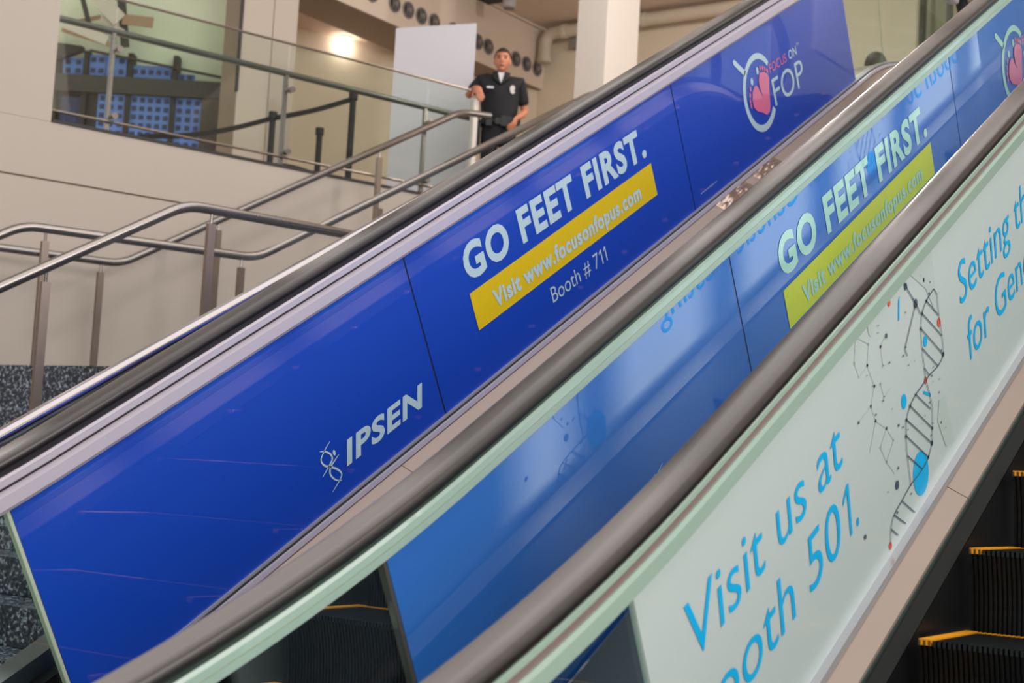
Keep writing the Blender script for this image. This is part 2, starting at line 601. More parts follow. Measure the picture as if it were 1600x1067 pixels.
def handrail(x0, parent):
    prof = [(-0.036, -0.006), (-0.030, -0.001), (-0.018, 0.002), (0, 0.003), (0.018, 0.002), (0.030, -0.001), (0.036, -0.006),
            (0.040, -0.016), (0.039, -0.027), (0.030, -0.031), (0.024, -0.029), (-0.024, -0.029), (-0.030, -0.031), (-0.039, -0.027), (-0.040, -0.016)]
    n = len(prof)
    ss = s_range(S0, S1)
    v = [E(x0 + dx, s, t) for s in ss for dx, t in prof]
    rows = len(ss)
    # newel half circles at both ends
    rad = 0.30
    top = []
    for a in range(1, 11):
        ang = PI * a / 10
        for dx, t in prof:
            p = E(x0 + dx, S1, 0)
            r = (rad + t) * K
            c = E(x0, S1, -rad)
            top.append(Vector((p.x, c.y + r * math.sin(ang), c.z + r * math.cos(ang))))
    bot = []
    for a in range(10, 0, -1):
        ang = PI * a / 10
        for dx, t in prof:
            p = E(x0 + dx, S0, 0)
            r = (rad + t) * K
            c = E(x0, S0, -rad)
            bot.append(Vector((p.x, c.y - r * math.sin(ang), c.z + r * math.cos(ang))))
    v = bot + v + top
    rows += 20
    f = []
    for i in range(rows - 1):
        for k in range(n):
            f.append((i * n + k, i * n + (k + 1) % n, (i + 1) * n + (k + 1) % n, (i + 1) * n + k))
    f.append(list(range(n))[::-1])
    f.append([(rows - 1) * n + k for k in range(n)])
    me = mesh_from('handrail', v, f, True)
    me.materials.append(M['rubber'])
    me.materials.append(M['rubber_side'])
    for i in range((rows - 1) * n):
        if 7 <= i % n <= 12:
            me.polygons[i].material_index = 1
    return link('handrail', me, None, parent)


# ---- flat print: everything is built in (s, t) on a glass panel's face
TXT = {}


def text_mesh(body, bold, shear):
    key = (body, bold, shear)
    if key in TXT: return TXT[key]
    cu = bpy.data.curves.new('lettering', 'FONT')
    cu.body = body
    cu.size = 1
    cu.offset = bold
    cu.shear = shear
    cu.resolution_u = 4
    cu.space_character = 1 + max(0, bold) * 3.0
    o = bpy.data.objects.new('lettering', cu)
    COL.objects.link(o)
    dg = bpy.context.evaluated_depsgraph_get()
    dg.update()
    me = bpy.data.meshes.new_from_object(o.evaluated_get(dg))
    v = [tuple(p.co) for p in me.vertices]
    f = [list(p.vertices) for p in me.polygons]
    bpy.data.objects.remove(o)
    bpy.data.curves.remove(cu)
    bpy.data.meshes.remove(me)
    TXT[key] = (v, f)
    return v, f


class Print:
    """flat film on one face of a panel; side=+1 faces +x, -1 faces -x (mirrored reading direction)"""

    def __init__(self, x, side, depth=0.0012, smap=None):
        self.x, self.side, self.d = x, side, depth
        self.smap = smap or (lambda s, t: (s, t))

    def P(self, s, t):
        a, b = self.smap(s, t)
        return E(self.x + self.side * self.d, a, b)

    def poly(self, pts):
        mb = MB()
        mb.add([self.P(s, t) for s, t in pts], [list(range(len(pts)))])
        return mb

    def addpoly(self, mb, pts):
        return mb.add([self.P(s, t) for s, t in pts], [list(range(len(pts)))])

    def disc(self, mb, s, t, rs, rt=None, n=20):
        rt = rt or rs
        return self.addpoly(mb, [(s + rs * math.cos(2 * PI * k / n), t + rt * math.sin(2 * PI * k / n)) for k in range(n)])

    def stroke(self, mb, pts, w):
        """ribbon of width w (or list of widths) along a polyline"""
        n = len(pts)
        ws = w if isinstance(w, (list, tuple)) else [w] * n
        L, Rr = [], []
        for i in range(n):
            a = pts[max(i - 1, 0)]; b = pts[min(i + 1, n - 1)]
            dx, dy = b[0] - a[0], b[1] - a[1]
            l = math.hypot(dx, dy) or 1
            nx, ny = -dy / l * ws[i] / 2, dx / l * ws[i] / 2
            L.append((pts[i][0] + nx, pts[i][1] + ny))
            Rr.append((pts[i][0] - nx, pts[i][1] - ny))
        v = [self.P(*p) for p in L] + [self.P(*p) for p in Rr]
        return mb.add(v, [(i, i + 1, n + i + 1, n + i) for i in range(n - 1)])

    def text(self, mb, body, s0, s1, t0, cap, bold=0.0, shear=0.0, cap_char=None):
        """fit BODY between s0 and s1 on baseline t0; cap is the height of its capitals"""
        v, f = text_mesh(body, bold, shear)
        cv, _ = text_mesh(cap_char or 'H', bold, 0.0)
        hc = max(p[1] for p in cv)
        x0 = min(p[0] for p in v); x1 = max(p[0] for p in v)
        kx = (s1 - s0) / (x1 - x0)
        ky = cap / hc
        vv = [self.P(s0 + (p[0] - x0) * kx, t0 + p[1] * ky) for p in v]
        return mb.add(vv, f)


def smooth_line(pts, n=6):
    """Catmull-Rom through points"""
    out = []
    P = [pts[0]] + list(pts) + [pts[-1]]
    for i in range(1, len(P) - 2):
        p0, p1, p2, p3 = P[i - 1], P[i], P[i + 1], P[i + 2]
        for k in range(n):
            t = k / n
            out.append(tuple(0.5 * ((2 * p1[j]) + (-p0[j] + p2[j]) * t + (2 * p0[j] - 5 * p1[j] + 4 * p2[j] - p3[j]) * t * t + (-p0[j] + 3 * p1[j] - 3 * p2[j] + p3[j]) * t ** 3) for j in (0, 1)))
    out.append(tuple(pts[-1]))
    return out


def panel(x0, s0, s1, t0, t1, m, parent, half=0.006, name='glass_panel', label=None):
    mb = sweep(MB(), rect(-half, half, t0, t1), s0 + 0.004, s1 - 0.004, x0)
    return mb.build(name, m, parent, label=label)


def blue_art(x, side, panels, smap, m_pale, m_yel, m_pink, cap_scale=1.0):
    """the blue campaign art over three panels (lower, middle, upper)"""
    d = Print(x, side, 0.0062 + 0.0012, smap)
    lo, mid, hi = panels
    # lower panel: strand mark and wordmark
    mb = MB()
    d.stroke(mb, smooth_line([(3.047, -.508), (3.017, -.521), (2.99, -.539), (2.996, -.562), (3.025, -.584), (3.046, -.603), (3.055, -.622), (3.039, -.635), (2.997, -.652)]), [.002 + .005 * math.sin(PI * i / 48) for i in range(49)])
    d.stroke(mb, smooth_line([(2.994, -.515), (3.015, -.526), (3.034, -.544), (3.035, -.561), (3.015, -.573), (2.975, -.59)]), [.002 + .005 * math.sin(PI * i / 30) for i in range(31)])
    d.stroke(mb, smooth_line([(3.068, -.562), (3.036, -.573), (3.018, -.58), (3.009, -.6), (3.024, -.626), (3.048, -.64)]), [.002 + .005 * math.sin(PI * i / 30) for i in range(31)])
    d.disc(mb, 3.051, -.548, .0062, .009)
    mb.build('emblem', m_pale, lo)
    d.text(MB(), 'IPSEN', 3.086, 3.526, -.610, .070, .035, .28).build('lettering', m_pale, lo)
    # middle panel
    d.text(MB(), 'GO FEET FIRST.', 3.895, 5.247, -.339, .119 * cap_scale, .040).build('lettering', m_pale, mid)
    d.poly([(3.887, -.381), (5.265, -.381), (5.265, -.516), (3.887, -.516)]).build('banner', m_yel, mid, label='yellow banner with pale web address')
    d2 = Print(x, side, 0.0062 + 0.0024, smap)
    d2.text(MB(), 'Visit www.focusonfopus.com', 4.01, 5.135, -.484, .061, .036).build('lettering', m_pale, mid)
    d.text(MB(), 'Booth # 7', 4.357, 4.722, -.614, .058, -.004).build('lettering', m_pale, mid)
    for s1 in (4.732, 4.766):
        d.addpoly(MB(), [(s1 + .012, -.614), (s1 + .020, -.614), (s1 + .020, -.556), (s1 + .013, -.556), (s1, -.566), (s1, -.573), (s1 + .012, -.565)]).build('lettering', m_pale, mid)
    # upper panel: ring mark, feet and words
    mb = MB()
    ring = [(6.385 + .166 * math.cos(R(a)), -.415 + .166 * math.sin(R(a))) for a in range(36, 319, 6)]
    d.stroke(mb, ring, [.026 + .008 * (i / len(ring)) for i in range(len(ring))])
    d.addpoly(mb, [(6.186, -.207), (6.172, -.205), (6.164, -.213), (6.168, -.226), (6.255, -.302), (6.277, -.285)])
    d.disc(mb, 6.398, -.317, .012, .019)
    d.disc(mb, 6.321, -.346, .014, .017)
    mb.build('emblem', m_pale, hi)
    mb = MB()
    feet = [(6.405, -.339), (6.421, -.332), (6.462, -.34), (6.491, -.356), (6.505, -.383), (6.484, -.435), (6.468, -.5), (6.449, -.528), (6.412, -.532), (6.378, -.511), (6.319, -.486), (6.293, -.46), (6.289, -.428), (6.305, -.392), (6.329, -.376), (6.352, -.372), (6.371, -.387), (6.405, -.443), (6.391, -.397), (6.389, -.365)]
    d2.addpoly(mb, feet)
    for s, t in ((6.430, -.312), (6.455, -.320), (6.477, -.330), (6.497, -.343), (6.289, -.372), (6.275, -.398), (6.267, -.424), (6.268, -.447)):
        d2.disc(mb, s, t, .0085, .0115, 12)
    mb.build('footprints', m_pink, hi, label='pink footprints inside the ring emblem')
    d.text(MB(), 'FOCUS', 6.528, 6.735, -.366, .042, .004).build('lettering', m_pink, hi)
    d.text(MB(), 'ON', 6.765, 6.865, -.366, .042, .014).build('lettering', m_pale, hi)
    d.text(MB(), 'TM', 6.875, 6.905, -.330, .014, .0).build('lettering', m_pale, hi)
    d.text(MB(), 'FOP', 6.526, 6.905, -.525, .128, -.002).build('lettering', m_pale, hi)


def pale_art(x, side, panel_obj, half=0.0062, mir=None, with_words=True, smax=99):
    """white campaign art with cyan words and a dotted molecule picture"""
    d = Print(x, side, half + 0.0010)
    d2 = Print(x, side, half + 0.0018)
    d3 = Print(x, side, half + 0.0026)
    mir = mir or (lambda s: s)
    net = [((2.933, -.121), (2.998, -.167)), ((2.933, -.121), (2.903, -.171)), ((2.998, -.167), (2.971, -.208)), ((2.903, -.171), (2.915, -.212)), ((2.971, -.208), (2.915, -.212)), ((2.971, -.208), (2.992, -.269)), ((2.992, -.269), (3.028, -.28)), ((2.992, -.269), (2.953, -.301)), ((2.953, -.301), (2.867, -.301)), ((3.063, -.203), (3.059, -.249)), ((3.059, -.249), (3.119, -.265)), ((3.063, -.203), (3.112, -.188)), ((3.028, -.28), (3.036, -.318)), ((3.036, -.318), (3.087, -.317)), ((2.953, -.301), (2.966, -.344)), ((2.966, -.344), (2.905, -.392)), ((2.966, -.344), (3.02, -.39)), ((3.02, -.39), (3.05, -.436)), ((3.05, -.436), (2.989, -.461)), ((3.02, -.39), (2.968, -.413)), ((2.968, -.413), (2.989, -.461)), ((2.989, -.461), (3.025, -.511))]
    mb = MB()
    for a, b in net:
        if mir(a[0]) > smax or mir(b[0]) > smax: continue
        d.stroke(mb, [(mir(a[0]), a[1]), (mir(b[0]), b[1])], .0022)
        d.disc(mb, mir(a[0]), a[1], .005, .004, 8)
    d.disc(mb, mir(3.027), -.139, .021)
    mb.build('molecule_drawing', M['ink_pale'], panel_obj)['kind'] = 'stuff'
    mb = MB()
    if smax > 50:
      d.addpoly(mb, [(mir(s), t) for s, t in [(3.375, -.62), (3.345, -.535), (3.375, -.49), (3.42, -.50), (3.44, -.64)]])
      d.addpoly(mb, [(mir(s), t) for s, t in [(3.30, -.118), (3.475, -.118), (3.468, -.21), (3.44, -.28), (3.40, -.20)]])
      mb.build('tint_shape', M['ink_mid'], panel_obj)['kind'] = 'stuff'
    mb = MB()
    for s, t, r in [(3.344, -.315, .014), (3.149, -.384, .018), (3.184, -.595, .055), (3.394, -.174, .006), (3.367, -.549, .004)]:
        if mir(s) < smax: d.disc(MB(), mir(s), t, r, r, 28).build('dot', M['cyan'], panel_obj)
    if smax > 50:
        d.addpoly(MB(), [(mir(s), t) for s, t in [(3.225, -.145), (3.213, -.150), (3.190, -.195), (3.200, -.196)]]).build('fleck', M['cyan'], panel_obj)
        d.stroke(MB(), [(mir(3.28), -.423), (mir(3.325), -.452)], .008).build('fleck', M['cyan'], panel_obj)
    mb = MB()
    for s, t, r in [(3.306, -.403, .009), (3.153, -.133, .008), (3.455, -.313, .012), (2.93, -.649, .009)]:
        if mir(s) < smax: d2.disc(MB(), mir(s), t, r).build('dot', M['ink_red'], panel_obj)
    rungs = [((3.45, -.22), (3.469, -.244)), ((3.389, -.227), (3.459, -.296)), ((3.348, -.243), (3.46, -.352)), ((3.325, -.273), (3.449, -.398)), ((3.313, -.32), (3.401, -.408)), ((3.309, -.371), (3.333, -.402)), ((3.226, -.403), (3.308, -.482)), ((3.18, -.411), (3.3, -.531)), ((3.144, -.43), (3.282, -.563)), ((3.126, -.464), (3.244, -.582)), ((3.114, -.51), (3.194, -.589)), ((3.037, -.59), (3.103, -.658)), ((2.979, -.595), (3.038, -.652)), ((2.948, -.615), (2.982, -.651))]
    mb = MB()
    for a, b in rungs:
        if max(mir(a[0]), mir(b[0])) > smax: continue
        d3.stroke(mb, [(mir(a[0]), a[1]), (mir(b[0]), b[1])], .0032)
    sl = [(3.45, -.22), (3.389, -.227), (3.348, -.243), (3.325, -.273), (3.313, -.32), (3.307, -.402), (3.318, -.448), (3.317, -.493), (3.3, -.531), (3.282, -.563), (3.244, -.582), (3.194, -.589), (3.107, -.585), (3.037, -.59), (2.979, -.595), (2.948, -.615), (2.93, -.649)]
    sr = [(3.469, -.244), (3.459, -.296), (3.46, -.352), (3.449, -.398), (3.401, -.408), (3.333, -.402), (3.272, -.403), (3.226, -.403), (3.18, -.411), (3.144, -.43), (3.126, -.464), (3.114, -.51), (3.107, -.585)]
    for st in (sl, sr):
        q = [(mir(s), t) for s, t in smooth_line(st, 4) if mir(s) < smax]
        if len(q) > 2: d3.stroke(mb, q, .003)
    for a, b in [((3.256, -.116), (3.269, -.139)), ((3.269, -.139), (3.316, -.203)), ((3.316, -.203), (3.337, -.24)), ((3.316, -.203), (3.203, -.272)), ((3.203, -.272), (3.211, -.294))]:
        if mir(b[0]) > smax or mir(a[0]) > smax: continue
        d3.stroke(mb, [(mir(a[0]), a[1]), (mir(b[0]), b[1])], .0034)
    for s, t, r in [(3.026, -.541, .011), (3.316, -.203, .012), (3.269, -.139, .009), (3.104, -.194, .006), (3.092, -.418, .004), (3.116, -.435, .003), (3.048, -.508, .004), (3.389, -.227, .005), (3.348, -.243, .005), (3.325, -.273, .005), (3.449, -.398, .007), (3.226, -.403, .004), (3.18, -.411, .005), (3.144, -.43, .005), (3.126, -.464, .005), (3.3, -.531, .005), (3.282, -.563, .007), (3.244, -.582, .006), (2.80, -.55, .006), (3.0, -.60, .004), (2.87, -.30, .004), (2.97, -.33, .003)]:
        if mir(s) > smax: continue
        d3.disc(mb, mir(s), t, r, r, 12)
    rnd = random.Random(3)
    for _ in range(34):
        s = rnd.uniform(2.95, 3.45); t = rnd.uniform(-.62, -.15)
        if mir(s) > smax: continue
        d3.disc(mb, mir(s), t, rnd.uniform(.0015, .0035), None, 8)
    mb.build('strand_drawing', M['ink'], panel_obj)['kind'] = 'stuff'
    if not with_words: return
    d = Print(x, side, half + 0.0014)
    def words(body, s0, s1, t0, cap):
        if side > 0:
            return d.text(MB(), body, s0, s1, t0, cap, -.004, .18)
        dd = Print(x, side, half + 0.0014, lambda a, b: (-a, b))
        return dd.text(MB(), body, -mir(s0), -mir(s0) + (s1 - s0), t0, cap, -.004, .18)

    def one(mb, s0, t0, cap):
        q = [(.030, 0), (.043, 0), (.067, 1), (.055, 1), (.022, .80), (.019, .70), (.050, .86)]
        if side > 0:
            return d.addpoly(mb, [(s0 + a, t0 + cap * b) for a, b in q])
        return d.addpoly(mb, [(mir(s0 + a), t0 + cap * b) for a, b in q])
    cy = M['cyan']
    words('Visit us at', 2.006, 2.765, -.342, .112).build('lettering', cy, panel_obj)
    words('Booth 50', 1.925, 2.690, -.507, .114).build('lettering', cy, panel_obj)
    one(MB(), 2.697, -.507, .114).build('lettering', cy, panel_obj)
    words('.', 2.770, 2.786, -.507, .114).build('lettering', cy, panel_obj)
    if side > 0:
        words('Setting the', 3.630, 4.400, -.342, .106).build('lettering', cy, panel_obj)
        words('for Gene', 3.645, 4.270, -.505, .108).build('lettering', cy, panel_obj)
    else:
        words('Setting the Standard', 3.630, 5.150, -.342, .106).build('lettering', cy, panel_obj)
        words('for Genetic Testing', 3.645, 5.100, -.475, .108).build('lettering', cy, panel_obj)


STEP_ME = {}


def step_meshes(width):
    """step in local coordinates: nose at the origin, tread going +y, riser going -z"""
    dep, rise = .335 * K, .1935 * K
    w = width * K
    key = round(width, 3)
    if key in STEP_ME: return STEP_ME[key]
    a = MB()
    # curved riser
    n = 6
    pts = []
    for i in range(n + 1):
        z = -rise * 1.1 * i / n
        y = 0.012 + 0.02 * math.sin(PI * i / n) + 0.035 * (i / n) ** 2
        pts.append((y, z))
    v = [(0, 0.012, -0.014), (w, 0.012, -0.014), (w, dep, -0.014), (0, dep, -0.014)]
    a.add(v, [(0, 1, 2, 3)])
    for i in range(n):
        (y0, z0), (y1, z1) = pts[i], pts[i + 1]
        a.add([(0, y0, z0), (w, y0, z0), (w, y1, z1), (0, y1, z1)], [(0, 1, 2, 3)])
    a.add([(0, y, z) for y, z in pts] + [(0, dep, pts[-1][1]), (0, dep, -0.014)], [list(range(n + 3))])
    a.add([(w, y, z) for y, z in pts] + [(w, dep, pts[-1][1]), (w, dep, -0.014)], [list(range(n + 3))])
    a.add([(0, dep, -0.014), (w, dep, -0.014), (w, dep, pts[-1][1]), (0, dep, pts[-1][1])], [(0, 1, 2, 3)])
    # cleats on tread and riser
    nc = 84
    pitch = w / nc
    c = MB()
    for k in range(nc):
        x0 = (k + 0.2) * pitch; x1 = (k + 0.75) * pitch
        c.add([(x0, 0, -0.014), (x1, 0, -0.014), (x1, 0, 0), (x0, 0, 0), (x0, dep - 0.012, 0), (x1, dep - 0.012, 0), (x0, dep - 0.012, -0.014), (x1, dep - 0.012, -0.014)],
              [(0, 1, 2, 3), (3, 2, 5, 4), (0, 3, 4, 6), (1, 7, 5, 2)])
        q = []
        for y, z in pts:
            q += [(x0, y - 0.010, z), (x1, y - 0.010, z), (x1, y, z), (x0, y, z)]
        ff = []
        for i in range(n):
            b = 4 * i
            ff += [(b, b + 1, b + 5, b + 4), (b + 1, b + 2, b + 6, b + 5), (b + 3, b, b + 4, b + 7)]
        ff.append((0, 1, 2, 3))
        c.add(q, ff)
    ye = MB()
    ye.box((0.004, 0.0, -0.012), (0.034, dep - 0.005, 0.003))
    ye.box((w - 0.034, 0.0, -0.012), (w - 0.004, dep - 0.005, 0.003))
    for k in range(nc):
        x0 = (k + 0.2) * pitch; x1 = (k + 0.75) * pitch
        ye.box((x0, dep - 0.03, -0.012), (x1, dep - 0.004, 0.002))
    r = []
    for nm, mbx, mm in (('step', a, M['step']), ('cleats', c, M['step']), ('yellow_edge', ye, M['yellow'])):
        me = mesh_from(nm, mbx.v, mbx.f)
        me.materials.append(mm)
        r.append(me)
    STEP_ME[key] = r
    return r


def steps(xl, xr, y_nose, parent):
    body, cle, yel = step_meshes(xr - xl)
    tn = -0.74
    # nose line in the (unscaled) plane: n = HN + tn
    nn = HN + tn
    y = y_nose
    while True:
        z = (nn + 0.5 * y) / D0[0]
        if 1.5 + K * z < 0.05: break
        y -= .335
    y += .335
    while y < 7.75:
        z = (nn + 0.5 * y) / D0[0]
        p = Vector((K * xl, K * y, 1.5 + K * z))
        o = bpy.data.objects.new('step', body)
        COL.objects.link(o); o.parent = parent
        o.matrix_parent_inverse = world_of(parent).inverted()
        o.location = p
        for nm, me in (('cleats', cle), ('yellow_edge', yel)):
            c = bpy.data.objects.new(nm, me)
            COL.objects.link(c); c.parent = o
            if nm == 'cleats': c['kind'] = 'stuff'
        y += .335


def deck_edge_s(x, side, w):
    return x + side * w


XA, XB, XC = -3.025, -1.785, -1.273

# ---- first escalator: far balustrade (A) and near balustrade (B)
esc1 = empty('escalator', (K * -2.4, 4.0, 0), 'escalator with shiny blue campaign panels and yellow banners on both balustrades, beside the granite stair', 'escalator')
# A
handrail(XA, esc1)
sweep(MB(), rect(-.022, .022, -.032, -.046), S0, S1, XA).build('handrail_track', M['seam'], esc1)
sweep(MB(), [(-.022, -.046), (.026, -.046), (.030, -.052), (.030, -.068), (.024, -.072), (-.022, -.072)], S0, S1, XA).build('rail_profile', M['alu'], esc1, label='thin pale lavender profile under the handrail')
sweep(MB(), rect(-.018, .018, -.072, -.079), S0, S1, XA).build('seam', M['seam'], esc1)
sweep(MB(), [(-.018, -.079), (.020, -.079), (.034, -.088), (.034, -.118), (.026, -.128), (.012, -.130), (-.018, -.130)], S0, S1, XA).build('light_cover', M['alu'], esc1, label='wide pale lavender profile above the blue panels')
BOT = -.692
panel(XA, S0, 1.956, -.13, BOT, M['glass'], esc1)
e = sweep(MB(), rect(-.008, .008, -.131, BOT), 1.953, 1.962, XA).build('panel_edge', M['glass_edge'], esc1)
pa = [panel(XA, 1.962, 3.602, -.131, BOT, M['blue'], esc1, label='lower blue panel with wordmark and strand emblem on the stair side balustrade'),
      panel(XA, 3.602, 5.558, -.131, BOT, M['blue'], esc1, label='middle blue panel with slogan and yellow banner on the stair side balustrade'),
      panel(XA, 5.558, 7.555, -.131, BOT, M['blue'], esc1, label='upper blue panel with ring and footprints emblem on the stair side balustrade')]
for o in pa: o.name = 'printed_panel'
panel(XA, 7.555, 8.13, -.13, BOT, M['glass'], esc1)
panel(XA, 8.13, S1, -.13, BOT, M['glass'], esc1)
for s in (3.602, 5.558):
    sweep(MB(), rect(-.004, .004, -.131, BOT), s - .004, s + .004, XA).build('joint_seal', M['seam'], esc1)
sweep(MB(), rect(-.016, .012, BOT, BOT - .008), S0, S1, XA).build('glazing_bead', M['alu_lit'], esc1)
sweep(MB(), rect(-.016, .018, BOT - .008, BOT - .012), S0, S1, XA).build('seam', M['seam'], esc1)
sweep(MB(), [(-.016, BOT - .012), (.028, BOT - .012), (.030, BOT - .026), (-.016, BOT - .026)], S0, S1, XA).build('glazing_bead', M['alu'], esc1)
blue_art(XA, 1, pa, None, M['film_white'], M['film_yellow'], M['film_pink'])
Print(XA, 1, .0074).text(MB(), 'www.focusonfopus.com', 5.63, 5.80, -.646, .008, .0).build('lettering', M['film_white'], pa[2])


def inner_deck(x0, sgn, b0, parent, w=.070):
    """inner decking sloping from the glass down to the skirt"""
    ed = [S0, 3.3, 5.75, S1]
    for a, b in zip(ed[:-1], ed[1:]):
        sweep(MB(), [(.018, b0), (w, b0 - .032), (w + .002, b0 - .037), (w - .004, b0 - .040), (.012, b0 - .010)], a + .0015, b - .0015, x0, sgn).build('inner_deck', M['deck'], parent)
    sweep(MB(), rect(w - .008, w + .004, b0 - .038, b0 - .046), S0, S1, x0, sgn).build('deck_lip', M['teal_dark'], parent)
    sweep(MB(), [(w - .008, b0 - .046), (w + .010, b0 - .046), (w + .034, b0 - .070), (w - .008, b0 - .085)], S0, S1, x0, sgn).build('skirt_brush', M['brush'], parent)
    sweep(MB(), rect(w - .004, w + .030, b0 - .080, b0 - .50), S0, S1, x0, sgn).build('skirt', M['skirt'], parent)


inner_deck(XA, 1, -.716, esc1)


def dented(s0, s1, seed):
    """crumpled stretch of the inner decking"""
    rnd = random.Random(seed)
    pk = [(rnd.uniform(.15, .85), rnd.uniform(.2, .8), rnd.uniform(-.006, .007), rnd.uniform(.08, .2)) for _ in range(7)]
    nu, nv = 36, 14
    v = []
    for i in range(nu + 1):
        for j in range(nv + 1):
            a, b = i / nu, j / nv
            e = min(1, 6 * min(a, 1 - a)) * min(1, 5 * min(b, 1 - b))
            h = sum(q[2] * math.exp(-(((a - q[0]) / q[3]) ** 2 + ((b - q[1]) / (q[3] * 1.6)) ** 2)) for q in pk)
            h += .0035 * math.sin(9 * a + 7 * b + seed) * math.cos(5 * b - 4 * a)
            v.append(E(XA + .018 + .052 * b, s0 + (s1 - s0) * a, -.716 - .032 * b + .0012 + max(-.001, e * abs(h) * 1.2)))
    f = [(i * (nv + 1) + j, i * (nv + 1) + j + 1, (i + 1) * (nv + 1) + j + 1, (i + 1) * (nv + 1) + j) for i in range(nu) for j in range(nv)]
    link('dented_decking', mesh_from('dented_decking', v, f, True), M['dent'], esc1, 'crumpled shiny dent in the steel decking')


dented(5.70, 6.02, 2)
dented(6.10, 6.36, 5)
# outer deck and cladding on the stair side
sweep(MB(), rect(-.016, -.15, BOT - .03, BOT - .012), S0, S1, XA).build('outer_deck', M['deck'], esc1)
sweep(MB(), rect(-.13, -.15, BOT - .03, BOT - .75), S0, S1, XA).build('cladding', M['skirt'], esc1)
sweep(MB(), rect(-.28, -.20, -.655, -.61), S0, 6.0, XA).build('side_curb', M['deck_dark'], esc1)
sweep(MB(), rect(-.25, -.15, -.655, -.70), S0, 6.0, XA).build('curb_bracket', M['skirt'], esc1)
# B
handrail(XB, esc1)
sweep(MB(), rect(-.022, .022, -.032, -.045), S0, S1, XB).build('handrail_track', M['teal_dark'], esc1)
sweep(MB(), [(-.02, -.045), (.022, -.045), (.026, -.052), (.026, -.066), (-.02, -.066)], S0, S1, XB).build('rail_profile', M['green_strip'], esc1, label='pale green profile under the middle handrail')
sweep(MB(), rect(-.018, .023, -.066, -.069), S0, S1, XB).build('seam', M['olive_line'], esc1)
sweep(MB(), [(-.018, -.069), (.024, -.069), (.022, -.086), (-.018, -.086)], S0, S1, XB).build('rail_profile', M['green_strip'], esc1)
panel(XB, S0, 1.843, -.086, BOT, M['glass'], esc1)
sweep(MB(), rect(-.008, .008, -.087, BOT), 1.840, 1.849, XB).build('panel_edge', M['slate'], esc1)
pb = [panel(XB, 1.849, 3.403, -.087, BOT, M['blue_green'], esc1, label='lower blue panel of the middle balustrade, seen through green glass'),
      panel(XB, 3.403, 5.34, -.087, BOT, M['blue_green'], esc1, label='blue panel with slogan and lime banner on the middle balustrade'),
      panel(XB, 5.34, 7.30, -.087, BOT, M['blue_green'], esc1, label='upper blue panel with ring emblem on the middle balustrade')]
for o in pb: o.name = 'printed_panel'
panel(XB, 7.30, S1, -.086, BOT, M['glass'], esc1)
for s in (3.403, 5.34):
    sweep(MB(), rect(-.004, .004, -.087, BOT), s - .004, s + .004, XB).build('joint_seal', M['slate'], esc1)
blue_art(XB, 1, pb, lambda s, t: ((s - 3.887) * .977 + 3.68, (t + .381) * .86 - .311), M['film_mint'], M['film_lime'], M['film_pink'], 1.08)
sweep(MB(), rect(-.014, .014, BOT, BOT - .02), S0, S1, XB).build('glazing_bead', M['alu_lit'], esc1)
inner_deck(XB, -1, -.712, esc1)
steps(XA + .17, XB - .15, 3.135, esc1)

# ---- second escalator: balustrade C, its steps, and the outer deck between the two
esc2 = empty('escalator', (K * -.7, 3.0, 0), 'escalator with white panel of cyan lettering and black yellow-edged steps', 'escalator')
handrail(XC, esc2)
sweep(MB(), rect(-.020, .022, -.032, -.043), S0, S1, XC).build('handrail_track', M['teal_dark'], esc2)
sweep(MB(), [(-.02, -.043), (.020, -.043), (.024, -.047), (.024, -.056), (-.02, -.056)], S0, S1, XC).build('rail_profile', M['green_strip'], esc2)
sweep(MB(), rect(-.018, .018, -.056, -.074), S0, S1, XC).build('seam', M['mauve_strip'], esc2)
sweep(MB(), [(-.018, -.074), (.022, -.074), (.026, -.082), (.024, -.112), (-.018, -.112)], S0, S1, XC).build('light_cover', M['green_strip'], esc2)
panel(XC, S0, 1.857, -.112, BOT + .02, M['glass'], esc2)
pc = panel(XC, 1.857, 5.2, -.113, BOT + .02, M['pale_panel'], esc2, name='printed_panel', label='white panel with cyan lettering and molecule drawing')
panel(XC, 5.2, 7.3, -.113, BOT + .02, M['pale_panel'], esc2, name='printed_panel')
panel(XC, 7.3, S1, -.112, BOT + .02, M['glass'], esc2)
pale_art(XC, 1, pc)
pale_art(XC, -1, pc, mir=lambda s: 8.91 - s)
pale_art(XC, -1, pc, mir=lambda s: s + .17, with_words=False, smax=3.41)
sweep(MB(), rect(-.014, .026, BOT + .02, BOT + .002), S0, S1, XC).build('glazing_bead', M['alu_lit'], esc2)
inner_deck(XC, 1, -.692, esc2)
steps(XC + .13, XC + .13 + .93, 3.300, esc2)
# far side of the second escalator: skirt, inner decking, clear balustrade and cladding under the steps
XD = XC + 1.19
inner_deck(XD, -1, -.692, esc2)
sweep(MB(), rect(-.02, .16, -.668, -.70), S0, S1, XD).build('outer_deck', M['deck_dark'], esc2)
sweep(MB(), rect(.13, .16, -.70, -1.55), S0, 8.6, XD).build('cladding', M['alu'], esc2)
handrail(XD, esc2)
sweep(MB(), rect(-.020, .022, -.032, -.06), S0, S1, XD).build('handrail_track', M['teal_dark'], esc2)
for a, b in ((S0, 1.86), (1.86, 3.5), (3.5, 5.4), (5.4, 7.3), (7.3, S1)):
    panel(XD, a, b, -.06, BOT + .02, M['glass'], esc2)
